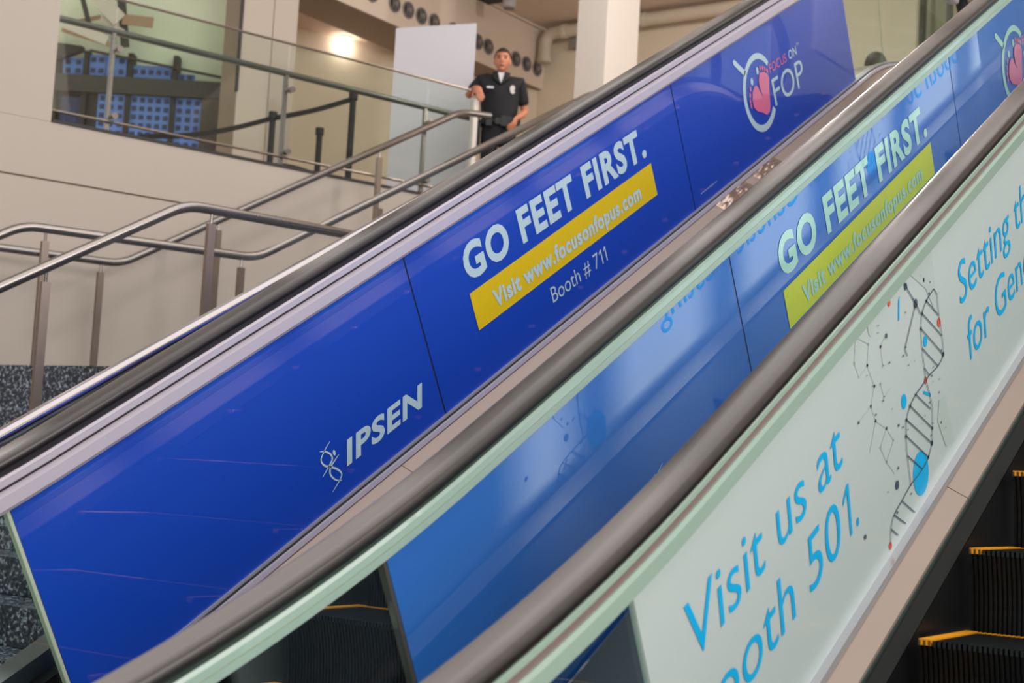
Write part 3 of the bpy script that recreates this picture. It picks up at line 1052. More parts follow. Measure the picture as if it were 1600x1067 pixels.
# deck between
xm0, xm1 = XB + .016, XC - .016
dk = sweep(MB(), rect(xm0, xm1, -.655, -.668), S0, S1, 0).build('outer_deck', M['deck_dark'], esc2)
sweep(MB(), rect(xm1 - .07, xm1, -.648, -.655), S0, S1, 0).build('deck_trim', M['alu_lit'], esc2)
for s in (1.4, 3.66, 5.95):
    p0 = E(-1.55, s, -.655); nrm = (E(-1.55, s, -.555) - p0).normalized()
    MB().tube([p0, p0 + nrm * .016, p0 + nrm * .034], .046, 24).build('anti_slide_knob', M['blue_dark'], dk)

# ------------------------------------------------------------------ granite stair
stair = empty('granite_staircase', (-7.0, 6.0, 0), 'wide dark speckled granite staircase between beige wall and escalator', 'staircase')
XR = -3.78
for k in range(12):
    y0 = 6.2 - .29 * k
    z1 = ZL - .1667 * k
    y1 = 8.32 if k == 0 else y0 + .29
    yb = y1 if k == 0 else y1 + 0.0
    # nosing slab and the block below it
    MB().prism([(wx(y0) + .01, y0), (XR, y0), (XR, yb), (wx(yb) + .01, yb)], z1 - .1667, z1 - .002).build('step', M['granite'], stair)
for k in range(11):
    y0 = 8.32 + .27 * k
    z1 = ZL + .1636 * (k + 1)
    y1 = y0 + .27
    MB().prism([(wx(y0) + .01, y0), (XR, y0), (XR, y1), (wx(y1) + .01, y1)], z1 - .1636, z1 - .002).build('step', M['granite'], stair)
MB().hexa([(-10.7, 3.0, 0), (XR, 3.0, 0), (XR, 6.4, 0), (-9.8, 6.4, 0), (-10.7, 3.0, .02), (XR, 3.0, .02), (XR, 6.4, 1.82), (-9.8, 6.4, 1.82)]).build('stair_core', M['slate'], stair)


def stair_rail(label, pts, posts, r=.031, m=None, pm=None):
    p0 = posts[0][0]
    root = empty('stair_railing', (p0[0], p0[1], posts[0][1]), label, 'railing')
    smooth_by_angle(MB().tube(pts, r, 16, True, .11).build('handrail', m or M['rail'], root))
    for top, zb in posts:
        x, y, z = top
        a = .024
        # square post turned along the rail, with a thin pin up to the tube
        mbp = MB()
        dx = SD * a; nx = SN * (a * .7)
        c = Vector((x, y, 0))
        ring = [c - dx - nx, c + dx - nx, c + dx + nx, c - dx + nx]
        mbp.hexa([Vector((q.x, q.y, zb)) for q in ring] + [Vector((q.x, q.y, z - .085)) for q in ring])
        po = mbp.build('post', pm or M['post'], root)
        MB().tube([(x, y, z - .086), (x, y, z - r * .9)], .009, 10).build('pin', M['rail'], po)
        ring2 = [c - dx * 1.7 - nx * 2, c + dx * 1.7 - nx * 2, c + dx * 1.7 + nx * 2, c - dx * 1.7 + nx * 2]
        MB().hexa([Vector((q.x, q.y, zb)) for q in ring2] + [Vector((q.x, q.y, zb + .012)) for q in ring2]).build('base_plate', M['post'], po)
    return root


def tread_z(y):
    if y < 6.2:
        k = math.ceil((6.2 - y) / .29)
        return max(0.0, ZL - .1667 * k) if k <= 11 else 0.0
    if y < 8.32: return ZL
    k = min(11, int((y - 8.32) / .27) + 1)
    return ZL + .1636 * k


def on_line(a, b, u):
    f = (u - a[0]) / (b[0] - a[0])
    return tuple(a[i] + (b[i] - a[i]) * f for i in range(3))


def rail_from(label, uvz, us):
    pts = [W(*p) for p in uvz]
    posts = []
    for u in us:
        for a, b in zip(uvz[:-1], uvz[1:]):
            if a[0] <= u <= b[0]:
                q = W(*on_line(a, b, u))
                posts.append((tuple(q), tread_z(q.y)))
                break
    return stair_rail(label, pts, posts)


ZR = 2.926
rail_from('steel stair railing with the largest looking bend, its run passing behind the escalator handrail',
          [(1.2, -7.9, ZR - 1.66), (4.06, -7.93, ZR), (5.95, -8.03, ZR), (8.0, -8.03, ZR + 1.17)], [1.6, 3.262, 4.235, 5.7, 7.0])
rail_from('steel stair railing in the middle of the stair, rising to the column beside the guard',
          [(1.2, -9.69, ZR - 1.51), (3.81, -9.69, ZR), (5.48, -9.57, ZR), (8.572, -9.464, 4.75), (8.95, -9.45, 4.75)], [1.6, 3.96, 5.37, 6.49, 7.83])
rail_from('steel stair railing next to the beige wall, ending in front of the guard',
          [(0.9, -11.0, ZR - 1.55), (3.55, -11.0, ZR), (5.087, -10.93, ZR), (8.29, -10.955, 4.75), (8.56, -10.86, 4.75)], [2.0, 4.93, 5.902, 7.42])
# polished tube along the escalator side of the stair
stair_rail('polished bright steel tube railing running tight along the escalator handrail', [(-4.6, 2.6, 1.02), (-4.6, 6.17, 2.972), (-4.6, 6.40, 2.972)],
           [((-4.6, 3.0, 1.24), tread_z(3.0)), ((-4.6, 5.7, 2.715), tread_z(5.7))], .031, M['tube'])

# ------------------------------------------------------------------ balcony glass railing
ZB = 3.996
bal = empty('glass_railing', W(6.6, -11.26, ZB), 'balcony railing of greenish glass with dull steel handrail above the beige wall', 'railing')
OF = -11.24
for a, b in ((4.57, 5.02), (5.04, 6.61), (6.63, 8.10), (8.12, 8.62)):
    slab(MB(), a, b, OF - .006, OF + .006, ZB + .07, 5.055).build('glass_panel', M['glass_rail'], bal)
MB().tube([W(4.56, OF, 5.06), W(8.62, OF, 5.06)], .011, 8).build('top_cap', M['post'], bal)
MB().tube([W(4.56, OF, ZB + .075), W(8.62, OF, ZB + .075)], .012, 8).build('bottom_rail', M['post'], bal)
MB().tube([W(4.56, OF - .09, 4.82), W(8.70, OF - .09, 4.82), W(8.78, OF - .09, 4.80)], .028, 12).build('handrail', mat('dull_rail', (112, 112, 108), rough=0.35, metal=0.8), bal)
for u in (5.03, 6.62, 8.11):
    st = slab(MB(), u - .016, u + .016, OF - .045, OF - .012, ZB, 4.79).build('post', M['rail'], bal)
    for z in (4.66, 4.12):
        a = W(u + .035, OF - .02, z)
        MB().tube([a, a + SN * .06], .026, 14).build('glass_clamp', M['rail'], st)
ep = slab(MB(), 8.63, 8.68, OF - .03, OF + .03, ZB, 4.98).build('end_post', M['column'], bal)

# ------------------------------------------------------------------ solid shapes standing in for the reflection in the balcony pane
N2 = Vector((-.5605, .8281, 0)).normalized()
E2 = Vector((N2.y, -N2.x, 0))


def V2(h, d, z):
    p = N2 * d + E2 * h
    return Vector((p.x, p.y, z))


def vslab(mb, h0, h1, d0, d1, z0, z1, z0b=None, z1b=None):
    z0b = z0 if z0b is None else z0b
    z1b = z1 if z1b is None else z1b
    return mb.hexa([V2(h0, d0, z0), V2(h1, d0, z0b), V2(h1, d1, z0b), V2(h0, d1, z0), V2(h0, d0, z1), V2(h1, d0, z1b), V2(h1, d1, z1b), V2(h0, d1, z1)])


fac = empty('mirrored_facade', V2(-4.1, 16.0, ZU), 'dark framed facade with blue lattice panes standing in for the reflection in the large balcony window', 'facade')
vslab(MB(), -5.6, -2.9, 16.05, 16.15, ZU, 8.0).build('back_panel', M['pale_green'], fac)
vslab(MB(), -5.2, -3.07, 15.86, 16.04, 5.25, 5.43).build('beam', M['slate'], fac)
vslab(MB(), -5.2, -3.50, 15.96, 16.04, ZU, 5.25).build('frame_panel', M['dark_frame'], fac)
vslab(MB(), -3.49, -3.11, 15.88, 16.04, ZU, 5.25).build('side_panel', M['brown'], fac)
for h0, h1, z0, z1 in ((-4.60, -4.31, 4.70, 5.25), (-4.255, -3.83, 4.70, 5.25), (-3.775, -3.50, 4.70, 5.25), (-4.99, -4.78, 4.8, 5.2), (-5.0, -4.78, 5.44, 5.62), (-4.72, -4.55, 5.44, 5.67), (-4.54, -4.325, 5.44, 5.67), (-4.27, -3.85, 5.44, 5.58), (-3.78, -3.60, 5.44, 5.51)):
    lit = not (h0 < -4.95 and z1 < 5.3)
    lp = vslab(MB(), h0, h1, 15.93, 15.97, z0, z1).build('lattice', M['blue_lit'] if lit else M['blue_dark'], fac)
    cs = .082
    nx = max(1, int((h1 - h0) / cs)); nz = max(1, int((z1 - z0) / cs))
    for i in range(nx):
        for j in range(nz):
            hc = h0 + (i + .5) * (h1 - h0) / nx; zc = z0 + (j + .5) * (z1 - z0) / nz
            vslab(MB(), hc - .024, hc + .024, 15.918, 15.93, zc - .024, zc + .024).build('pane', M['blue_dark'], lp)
for h in (-5.06, -4.75, -4.28, -3.80):
    vslab(MB(), h - .028, h + .028, 15.90, 16.04, ZU, 5.70).build('mullion', M['dark_frame'], fac)
MB().hexa([V2(-5.2, 15.8, 5.50), V2(-4.77, 15.8, 5.68), V2(-4.77, 15.9, 5.68), V2(-5.2, 15.9, 5.50), V2(-5.2, 15.8, 5.76), V2(-4.77, 15.8, 5.72), V2(-4.77, 15.9, 5.72), V2(-5.2, 15.9, 5.76)]).build('brace', M['dark_frame'], fac)
MB().hexa([V2(-4.70, 15.83, 5.68), V2(-3.10, 15.83, 5.44), V2(-3.10, 15.88, 5.44), V2(-4.70, 15.88, 5.68), V2(-4.70, 15.83, 5.70), V2(-3.10, 15.83, 5.46), V2(-3.10, 15.88, 5.46), V2(-4.70, 15.88, 5.70)]).build('brace', M['slate'], fac)
mirror_bars = [((-4.93, 5.90), (-4.46, 5.74), .10, 'mirror_bar'), ((-4.95, 5.84), (-4.40, 5.70), .05, 'mirror_bar_b'), ((-4.62, 6.22), (-4.36, 5.98), .16, 'mirror_bar'), ((-4.34, 6.0), (-4.02, 5.98), .11, 'mirror_bar_b'), ((-4.80, 6.25), (-4.70, 5.95), .05, 'dark_frame'), ((-4.58, 6.02), (-4.30, 5.84), .07, 'mirror_bar'), ((-4.40, 6.3), (-4.31, 5.72), .09, 'slate'), ((-4.86, 5.97), (-4.60, 6.04), .04, 'mirror_bar_b')]  # pale and brown streaks of the pane's reflection, built as solid bars
for i, ((h0, z0), (h1, z1), w, mm) in enumerate(mirror_bars):
    d0 = 15.60 + .025 * i
    a = V2(h0, d0, z0); b = V2(h1, d0, z1)
    n = Vector((0, 0, 1)) - (b - a).normalized() * (b - a).normalized().z
    n = n.normalized() * w / 2
    q = N2 * .02
    MB().hexa([a - n, b - n, b - n + q, a - n + q, a + n, b + n, b + n + q, a + n + q]).build('mirror_bar', M[mm], fac)

# ------------------------------------------------------------------ balcony things
wbd = empty('display_board', (-9.2, 11.85, ZU), 'tall plain white display board standing behind the balcony glass beside the guard', 'board')
pL, pR = Vector((-9.556, 11.616, 0)), Vector((-8.888, 12.063, 0))
dn = Vector((-(pR - pL).y, (pR - pL).x, 0)).normalized() * .04
MB().hexa([(pL.x, pL.y, ZU + .03), (pR.x, pR.y, ZU + .03), (pR.x + dn.x, pR.y + dn.y, ZU + .03), (pL.x + dn.x, pL.y + dn.y, ZU + .03),
           (pL.x, pL.y, 5.86), (pR.x, pR.y, 5.955), (pR.x + dn.x, pR.y + dn.y, 5.955), (pL.x + dn.x, pL.y + dn.y, 5.86)]).build('board_panel', M['white'], wbd)
for f in (.15, .85):
    c = pL.lerp(pR, f)
    MB().box((c.x - .03, c.y - .2, ZU), (c.x + .03, c.y + .25, ZU + .03)).build('foot', M['post'], wbd)


def stanchion(x, y, label, h=1.0):
    root = empty('belt_stanchion', (x, y, ZU), label, 'stanchion', 'belt stanchions on the balcony')
    MB().tube([(x, y, ZU + .03), (x, y, ZU + h - .07)], .030, 14).build('post', M['black'], root)
    MB().tube([(x, y, ZU), (x, y, ZU + .02), (x, y, ZU + .03)], .17, 20).build('base', M['black'], root)
    MB().tube([(x, y, ZU + h - .07), (x, y, ZU + h)], .042, 16).build('belt_head', M['black'], root)
    return root


s1 = stanchion(-10.10, 10.519, 'black belt stanchion behind the balcony glass, one with belts to both sides')
s2 = stanchion(-9.17, 10.59, 'black belt stanchion nearest the white display board, tallest looking one', 1.12)
s3 = stanchion(-10.12, 11.216, 'black belt stanchion without a belt, short looking, between the other two')


def belt(a, b, sag, root):
    a = Vector(a); b = Vector(b)
    pts = [a.lerp(b, t / 8) - Vector((0, 0, sag * math.sin(PI * t / 8))) for t in range(9)]
    mb = MB()
    v = []
    for p in pts:
        v += [p + Vector((0, 0, .026)), p - Vector((0, 0, .026)), p - Vector((0, 0, .026)) + SN * .004, p + Vector((0, 0, .026)) + SN * .004]
    f = []
    for i in range(8):
        for k in range(4):
            f.append((4 * i + k, 4 * i + (k + 1) % 4, 4 * i + 4 + (k + 1) % 4, 4 * i + 4 + k))
    f += [(0, 1, 2, 3), (35, 34, 33, 32)]
    mb.add(v, f).build('belt', M['black'], root)


belt((-10.10, 10.519, 4.74), (-9.17, 10.59, 4.86), .02, s1)
belt((-10.10, 10.519, 4.74), (-11.35, 10.0, 4.55), .06, s1)
cab = MB().tube([W(7.05, -12.3, ZU + .42), W(7.3, -12.2, ZU + .43), W(7.62, -12.1, ZU + .36), W(7.75, -12.05, ZU + .2), W(7.78, -12.05, ZU + .02)], .014, 8, True, .1)
tag(cab.build('hanging_cable', M['black'], None, True), 'thin black cable sagging beside the belt stanchions', 'cable')

# round vents along the fascia beam
def vent(y, z, label):
    root = empty('round_vent', (-11.55, y, z), label, 'vent', 'round air vents along the beige beam')
    smooth_by_angle(MB().tube([(-11.55, y, z), (-11.53, y, z)], .105, 24).build('rim', M['duct'], root))
    MB().tube([(-11.531, y, z), (-11.524, y, z)], .088, 24).build('dark_throat', M['black'], root)
    b = MB()
    for k in (-1, 0, 1):
        hh = math.sqrt(max(.0, .085 ** 2 - (k * .045) ** 2))
        b.box((-11.526, y + k * .045 - .008, z - hh), (-11.515, y + k * .045 + .008, z + hh))
    b.build('blades', M['duct'], root)
    MB().tube([(-11.53, y, z), (-11.505, y, z)], .03, 14).build('hub', M['duct'], root)


vents = [(13.545, 'round dark air vent in the beige beam, farthest along the row from the column'), (13.97, 'round dark air vent second from the picture top end of the row'),
         (14.24, 'round dark air vent third from the picture top end of the row'), (14.50, 'round dark air vent fourth from the picture top end of the row'),
         (14.767, 'round dark air vent last clear one before the white display board'), (15.17, 'round dark air vent half hidden by the top edge of the white display board'),
         (15.711, 'round dark air vent touching the upright edge of the white display board'), (15.95, 'round dark air vent between the display board and the head of the guard'),
         (16.60, 'round dark air vent just past the head of the guard'), (16.86, 'round dark air vent second past the head of the guard'),
         (17.12, 'round dark air vent at the corner end of the beam, nearest the pipe elbow')]
for y, lb in vents:
    vent(y, 7.05, lb)

# recessed downlight
dl = empty('downlight', (-12.7, 14.44, 6.9), 'small bright round downlight in the recess ceiling', 'ceiling light')
MB().tube([(-12.7, 14.44, 6.885), (-12.7, 14.44, 6.9)], .085, 20).build('trim_ring', M['white'], dl)
MB().ball((-12.7, 14.44, 6.88), .06, .06, .03).build('lens', M['lamp'], dl, True)
pl = bpy.data.lights.new('downlight_glow', 'POINT')
pl.energy = 5; pl.shadow_soft_size = .06; pl.color = (1, .9, .8)
plo = bpy.data.objects.new('downlight_glow', pl)
plo.location = (-12.7, 14.44, 6.8)
COL.objects.link(plo)
# fire sprinkler on the recess ceiling
sp = empty('sprinkler', (-12.9, 13.6, 6.9), 'tiny pipe sprinkler on the recess ceiling', 'sprinkler')
MB().tube([(-12.9, 13.6, 6.82), (-12.9, 13.6, 6.9)], .015, 8).build('stem', M['rail'], sp)
MB().tube([(-12.9, 13.6, 6.81), (-12.9, 13.6, 6.82)], .04, 12).build('deflector', M['rail'], sp)

# pipe with an elbow on the far wall
pp = empty('wall_pipe', (-11.3, 17.1, 7.4), 'fat cream painted pipe with elbow on the far wall behind the column', 'pipe')
smooth_by_angle(MB().tube([(-11.42, 17.1, 7.15), (-11.42, 17.1, 7.52), (-8.0, 17.1, 7.54)], .085, 18, True, .2).build('pipe_run', M['pipe'], pp))
smooth_by_angle(MB().tube([(-11.42, 17.1, 7.12), (-11.42, 17.1, 7.18)], .10, 18).build('coupling', M['pipe'], pp))
smooth_by_angle(MB().tube([(-11.15, 17.1, 7.52), (-11.07, 17.1, 7.521)], .10, 18).build('coupling', M['pipe'], pp))
MB().box((-11.05, 17.18, 7.3), (-10.95, 17.3, 7.44)).build('bracket', M['duct'], pp)
smooth_by_angle(MB().tube([(-9.9, 17.1, 7.535), (-9.84, 17.1, 7.535)], .098, 18).build('coupling', M['pipe'], pp))
# hanging ceiling speaker and dark slot
slot = MB().box((-11.9, 15.2, 7.60), (-11.2, 15.9, 7.655))
tag(slot.build('ceiling_slot_vent', M['black']), 'dark slot diffuser under the ceiling edge above the far corner', 'vent')
spk = empty('ceiling_speaker', (-11.0, 15.6, 7.5), 'white round can speaker below the ceiling near the dark slot', 'speaker')
smooth_by_angle(MB().tube([(-11.0, 15.6, 7.40), (-11.0, 15.6, 7.64)], .085, 20).build('can', M['white'], spk))
MB().tube([(-11.0, 15.6, 7.385), (-11.0, 15.6, 7.40)], .07, 20).build('grille', M['duct'], spk)

# diagonal dark truss behind the far glass
tr = empty('roof_truss', (-4.5, 18.6, ZU), 'dark diagonal steel brace with rods seen through the far glass', 'brace')
MB().tube([(-6.0, 18.6, 8.0), (-3.4, 18.6, 5.4)], .12, 10).build('brace', M['slate'], tr)
MB().tube([(-5.2, 18.4, 8.2), (-3.2, 18.4, 6.3)], .05, 8).build('rod', M['slate'], tr)
MB().box((-4.55, 18.3, ZU), (-4.25, 18.5, 8.0)).build('post', M['dark_frame'], tr)

# direction sign high on the side wall; the far end glass mirrors it
sg = empty('direction_sign', (0.1, 17.4, 7.0), 'hanging hall sign with pale letters, seen mirrored in the far end glass', 'sign')
MB().box((0.0, 15.3, 6.3), (0.06, 19.5, 7.75)).build('sign_board', mat('sign_board', (150, 146, 130), rough=0.5), sg)
for yy in (16.0, 18.8):
    MB().tube([(0.03, yy, 7.74), (0.03, yy, 9.4)], .012, 8).build('hanger', M['rail'], sg)


def sign_line(body, y0, y1, z0, z1, cap):
    v, f = text_mesh(body, .0, .0)
    x0 = min(p[0] for p in v); x1 = max(p[0] for p in v)
    kx = (y1 - y0) / (x1 - x0)
    vv = [(-0.004, y0 + (p[0] - x0) * kx, z0 + (p[0] - x0) / (x1 - x0) * (z1 - z0) + p[1] * cap / .72) for p in v]
    MB().add(vv, f).build('lettering', M['film_white'], sg)


sign_line('West Hall', 18.95, 16.30, 7.40, 6.86, .11)
sign_line('Petree Hall', 18.1, 15.85, 6.98, 6.45, .11)


# ------------------------------------------------------------------ people
def skinned(name, joints, edges, root_i=0, sub=2):
    """Skin-modifier body: joints {(x,y,z,rx,ry)}"""
    me = bpy.data.meshes.new(name)
    me.from_pydata([j[:3] for j in joints], edges, [])
    o = bpy.data.objects.new(name, me)
    COL.objects.link(o)
    sm = o.modifiers.new('skin', 'SKIN')
    sm.use_smooth_shade = True
    for i, j in enumerate(joints):
        sv = me.skin_vertices[0].data[i]
        sv.radius = (j[3], j[4] if len(j) > 4 else j[3])
        sv.use_root = (i == root_i)
    if sub:
        ss = o.modifiers.new('sub', 'SUBSURF')
        ss.levels = sub; ss.render_levels = sub
    dg = bpy.context.evaluated_depsgraph_get()
    dg.update()
    m2 = bpy.data.meshes.new_from_object(o.evaluated_get(dg))
    v = [tuple(p.co) for p in m2.vertices]
    f = [list(p.vertices) for p in m2.polygons]
    bpy.data.objects.remove(o)
    return v, f


def remeshed(name, v, f, voxel):
    me = bpy.data.meshes.new(name)
    me.from_pydata(v, [], f)
    o = bpy.data.objects.new(name, me)
    COL.objects.link(o)
    r = o.modifiers.new('r', 'REMESH')
    r.mode = 'VOXEL'; r.voxel_size = voxel; r.use_smooth_shade = True
    s = o.modifiers.new('s', 'SMOOTH'); s.factor = .5; s.iterations = 2
    dg = bpy.context.evaluated_depsgraph_get()
    dg.update()
    m2 = bpy.data.meshes.new_from_object(o.evaluated_get(dg))
    m2.name = name
    bpy.data.objects.remove(o)
    for p in m2.polygons: p.use_smooth = True
    return m2


def hand(mb, wrist, aim, palm_n, thumb_side, curl=.5, sc=1.0):
    """five-finger hand: palm ellipsoid plus bent finger tubes. aim: direction of the fingers, palm_n: where the palm faces"""
    aim = Vector(aim).normalized()
    pn = Vector(palm_n); pn = (pn - aim * pn.dot(aim)).normalized()
    sd = aim.cross(pn).normalized() * thumb_side
    w = Vector(wrist)
    m = Matrix(((sd.x, pn.x, aim.x, 0), (sd.y, pn.y, aim.y, 0), (sd.z, pn.z, aim.z, 0), (0, 0, 0, 1)))
    b = MB().ball((0, 0, .045 * sc), .042 * sc, .017 * sc, .058 * sc, 14, 10)
    b.xf(Matrix.Translation(w) @ m)
    mb.add(b.v, b.f)
    for k, (off, ln) in enumerate(((.030, .072), (.011, .082), (-.009, .076), (-.028, .060))):
        base = w + sd * off * sc + aim * .082 * sc
        pts = [base - aim * .02 * sc]
        d = aim.copy()
        p = base
        for q in range(3):
            ang = curl * (.5 + .35 * q)
            d = (aim * math.cos(ang) + pn * math.sin(ang)).normalized()
            pts.append(p)
            p = p + d * ln * sc * (.45, .32, .25)[q]
        pts.append(p)
        mb.tube(pts, .0088 * sc, 8)
        mb.ball(p, .0088 * sc, None, None, 8, 6)
    tb = w + sd * .03 * sc + aim * .03 * sc
    td = (aim * .65 + sd * .7 + pn * .25).normalized()
    mb.tube([tb, tb + td * .035 * sc, tb + (td * .04 + (td + aim).normalized() * .032) * sc], .0105 * sc, 8)
    mb.ball(tb + (td * .04 + (td + aim).normalized() * .032) * sc, .0105 * sc, None, None, 8, 6)


def head_mesh(mb, c, yaw, tilt=0):
    """head with brow, nose, chin and ears, facing +y before yaw"""
    b = MB()
    seg, rings = 28, 20
    v = []
    for i in range(rings + 1):
        th = PI * i / rings
        for k in range(seg):
            a = 2 * PI * k / seg
            x = math.sin(th) * math.cos(a); y = math.sin(th) * math.sin(a); z = math.cos(th)
            X, Y, Z = x * .076, y * .094, z * .118
            if Z < -.01:                        # jaw narrows, chin comes forward
                g = (-.01 - Z) / .108
                X *= 1 - .18 * g
                Y = Y * (1 - .22 * g) + .018 * g
            if Y > .05 and -.03 < Z < .03 and abs(X) > .018 and abs(X) < .052:   # eye sockets
                Y -= .008
            v.append((X, Y, Z))
    f = []
    for i in range(rings):
        for k in range(seg):
            f.append((i * seg + k, i * seg + (k + 1) % seg, (i + 1) * seg + (k + 1) % seg, (i + 1) * seg + k))
    b.add(v, f)
    b.ball((0, .094, -.022), .015, .017, .024, 10, 8)      # nose tip and bridge
    b.ball((0, .088, .002), .010, .012, .026, 10, 8)
    b.ball((0, .082, -.066), .026, .012, .010, 12, 8)      # mouth
    b.ball((0, .068, -.098), .024, .018, .016, 12, 8)      # chin
    b.ball((0, .078, .028), .046, .012, .010, 12, 8)       # brow
    for s in (-1, 1):
        b.ball((s * .077, -.008, -.008), .008, .018, .030, 8, 8)
    m = Matrix.Translation(Vector(c)) @ Matrix.Rotation(yaw, 4, 'Z') @ Matrix.Rotation(tilt, 4, 'X')
    b.xf(m)
    mb.add(b.v, b.f)
    return m


def place(v, M4):
    return [tuple(M4 @ Vector(p)) for p in v]


def person(name, label, loc, face, pose, cloth, hairs, short=True, kit=False, scale=1.0):
    """figure in a local frame: +x to its picture-right (its own left), +y to its front"""
    root = empty(name, loc, label, 'person')
    fx = Vector((face[0], face[1], 0)).normalized()
    ry = fx
    rx = Vector((-fx.y, fx.x, 0))          # the figure's own left when it faces fx
    B = Matrix(((rx.x, ry.x, 0, loc[0]), (rx.y, ry.y, 0, loc[1]), (0, 0, 1, loc[2]), (0, 0, 0, 1))) @ Matrix.Scale(scale, 4)
    P = pose
    shR, elR, wrR = P['shR'], P['elR'], P['wrR']
    shL, elL, wrL = P['shL'], P['elL'], P['wrL']
    J = []
    Ed = []

    def add(p, r, parent=None):
        J.append((*p, *r) if isinstance(r, tuple) else (*p, r, r))
        if parent is not None: Ed.append((parent, len(J) - 1))
        return len(J) - 1
    pel = add((0, 0, .95), (.115, .085))
    ab = add((0, .0, 1.10), (.11, .085), pel)
    ch = add((0, .0, 1.28), (.13, .092), ab)
    up_ = add((0, -.005, 1.38), (.072, .06), ch)
    nk = add((0, .0, 1.455), .054, up_)
    hd = add((P['head'][0] * .7, P['head'][1] * .7, 1.53), .050, nk)
    for sh, el, wr in ((shR, elR, wrR), (shL, elL, wrL)):
        a = add(sh, .044, up_)
        m1 = tuple((sh[i] + el[i]) / 2 for i in range(3))
        b = add(m1, .043, a)
        b = add(el, .041, b)
        m2 = tuple(el[i] * .6 + wr[i] * .4 for i in range(3))
        b = add(m2, .039, b)
        add(wr, .026, b)
    legs = P['legs']
    for hp, kn, an, toe in legs:
        a = add(hp, .082, pel)
        b = add(tuple((hp[i] + kn[i]) / 2 for i in range(3)), .074, a)
        b = add(kn, .054, b)
        b = add(tuple(kn[i] * .65 + an[i] * .35 for i in range(3)), .053, b)
        b = add(an, .036, b)
        add(toe, .032, b)
    v, f = skinned('body', J, Ed, 0, 1)
    mb = MB().add(v, f)
    hm = head_mesh(mb, (P['head'][0], P['head'][1], 1.585), P['yaw'], P.get('tilt', 0))
    hand(mb, wrR, P['aimR'], P['pnR'], P.get('thR', 1), P.get('curlR', .6))
    hand(mb, wrL, P['aimL'], P['pnL'], P.get('thL', -1), P.get('curlL', .7))
    me = remeshed('body', mb.v, mb.f, .0085)
    me.transform(B)
    link('body', me, M['skin'], root)

    def part(nm, mbx, m, smooth=True):
        mbx.xf(B)
        return mbx.build(nm, m, root, smooth)
    # hair cap
    hb = MB()
    seg, rings = 28, 12
    vv = []
    for i in range(rings + 1):
        for k in range(seg):
            a = 2 * PI * k / seg
            lim = (1.02 + .45 * (1 - min(1, max(0, math.sin(a) * 1.6))) + .45 * max(0, -math.sin(a))) if short else (1.2 if math.sin(a) > .3 else 2.3)
            th = lim * i / rings
            vv.append((math.sin(th) * math.cos(a) * (.085 if short else .105), math.sin(th) * math.sin(a) * (.103 if short else .115) - .003, math.cos(th) * .126))
    ff = [(i * seg + k, i * seg + (k + 1) % seg, (i + 1) * seg + (k + 1) % seg, (i + 1) * seg + k) for i in range(rings) for k in range(seg)]
    hb.add(vv, ff).xf(hm)
    part('hair', hb, hairs)
    fc = MB()
    for s in (-1, 1):
        fc.ball((s * .032, .084, .006), .012, .008, .006, 10, 6)
        fc.add([(s * .018, .093, .030), (s * .050, .083, .030), (s * .052, .083, .023), (s * .018, .094, .022)], [(0, 1, 2, 3)])
    fc.xf(hm)
    part('eyes', fc, M['eye'])
    lp = MB().ball((0, .089, -.066), .024, .008, .006, 12, 6).xf(hm)
    part('lips', lp, M['lip'])
    # shirt
    J2, E2_ = [], []

    def add2(p, r, parent=None):
        J2.append((*p, *r) if isinstance(r, tuple) else (*p, r, r))
        if parent is not None: E2_.append((parent, len(J2) - 1))
        return len(J2) - 1
    a0 = add2((0, 0, .92), (.18, .130))
    a1 = add2((0, 0, 1.10), (.185, .130), a0)
    a2 = add2((0, 0, 1.27), (.215, .135), a1)
    a3 = add2((0, -.008, 1.385), (.14, .095), a2)
    add2((0, -.008, 1.44), (.066, .066), a3)
    for sh, el in ((shR, elR), (shL, elL)):
        b = add2(sh, .072, a3)
        k = .82
        b = add2(tuple(sh[i] * .5 + el[i] * .5 for i in range(3)), .065, b)
        add2(tuple(sh[i] * (1 - k) + el[i] * k for i in range(3)), .062, b)
    v, f = skinned('shirt', J2, E2_, 0, 2)
    part('shirt', MB().add(v, f), cloth[0])
    # trousers
    J3, E3 = [], []

    def add3(p, r, parent=None):
        J3.append((*p, *r) if isinstance(r, tuple) else (*p, r, r))
        if parent is not None: E3.append((parent, len(J3) - 1))
        return len(J3) - 1
    t0 = add3((0, 0, 1.05), (.172, .126))
    t1 = add3((0, -.005, .90), (.175, .126), t0)
    for hp, kn, an, toe in legs:
        b = add3(tuple(hp[i] * .85 + kn[i] * .15 for i in range(3)), .098, t1)
        b = add3(tuple((hp[i] + kn[i]) / 2 for i in range(3)), .090, b)
        b = add3(kn, .074, b)
        b = add3(tuple((kn[i] + an[i]) / 2 for i in range(3)), .068, b)
        add3((an[0], an[1], an[2] + .01), .062, b)
    v, f = skinned('trousers', J3, E3, 0, 2)
    part('trousers', MB().add(v, f), cloth[1])
    for hp, kn, an, toe in legs:
        sb = MB().ball(((an[0] + toe[0]) / 2, (an[1] + toe[1]) / 2 + .01, .045), .050, .145, .045, 14, 8)
        sb.box((an[0] - .04, an[1] - .06, 0), (an[0] + .04, an[1] + .02, .03))
        part('shoe', sb, M['leather'])
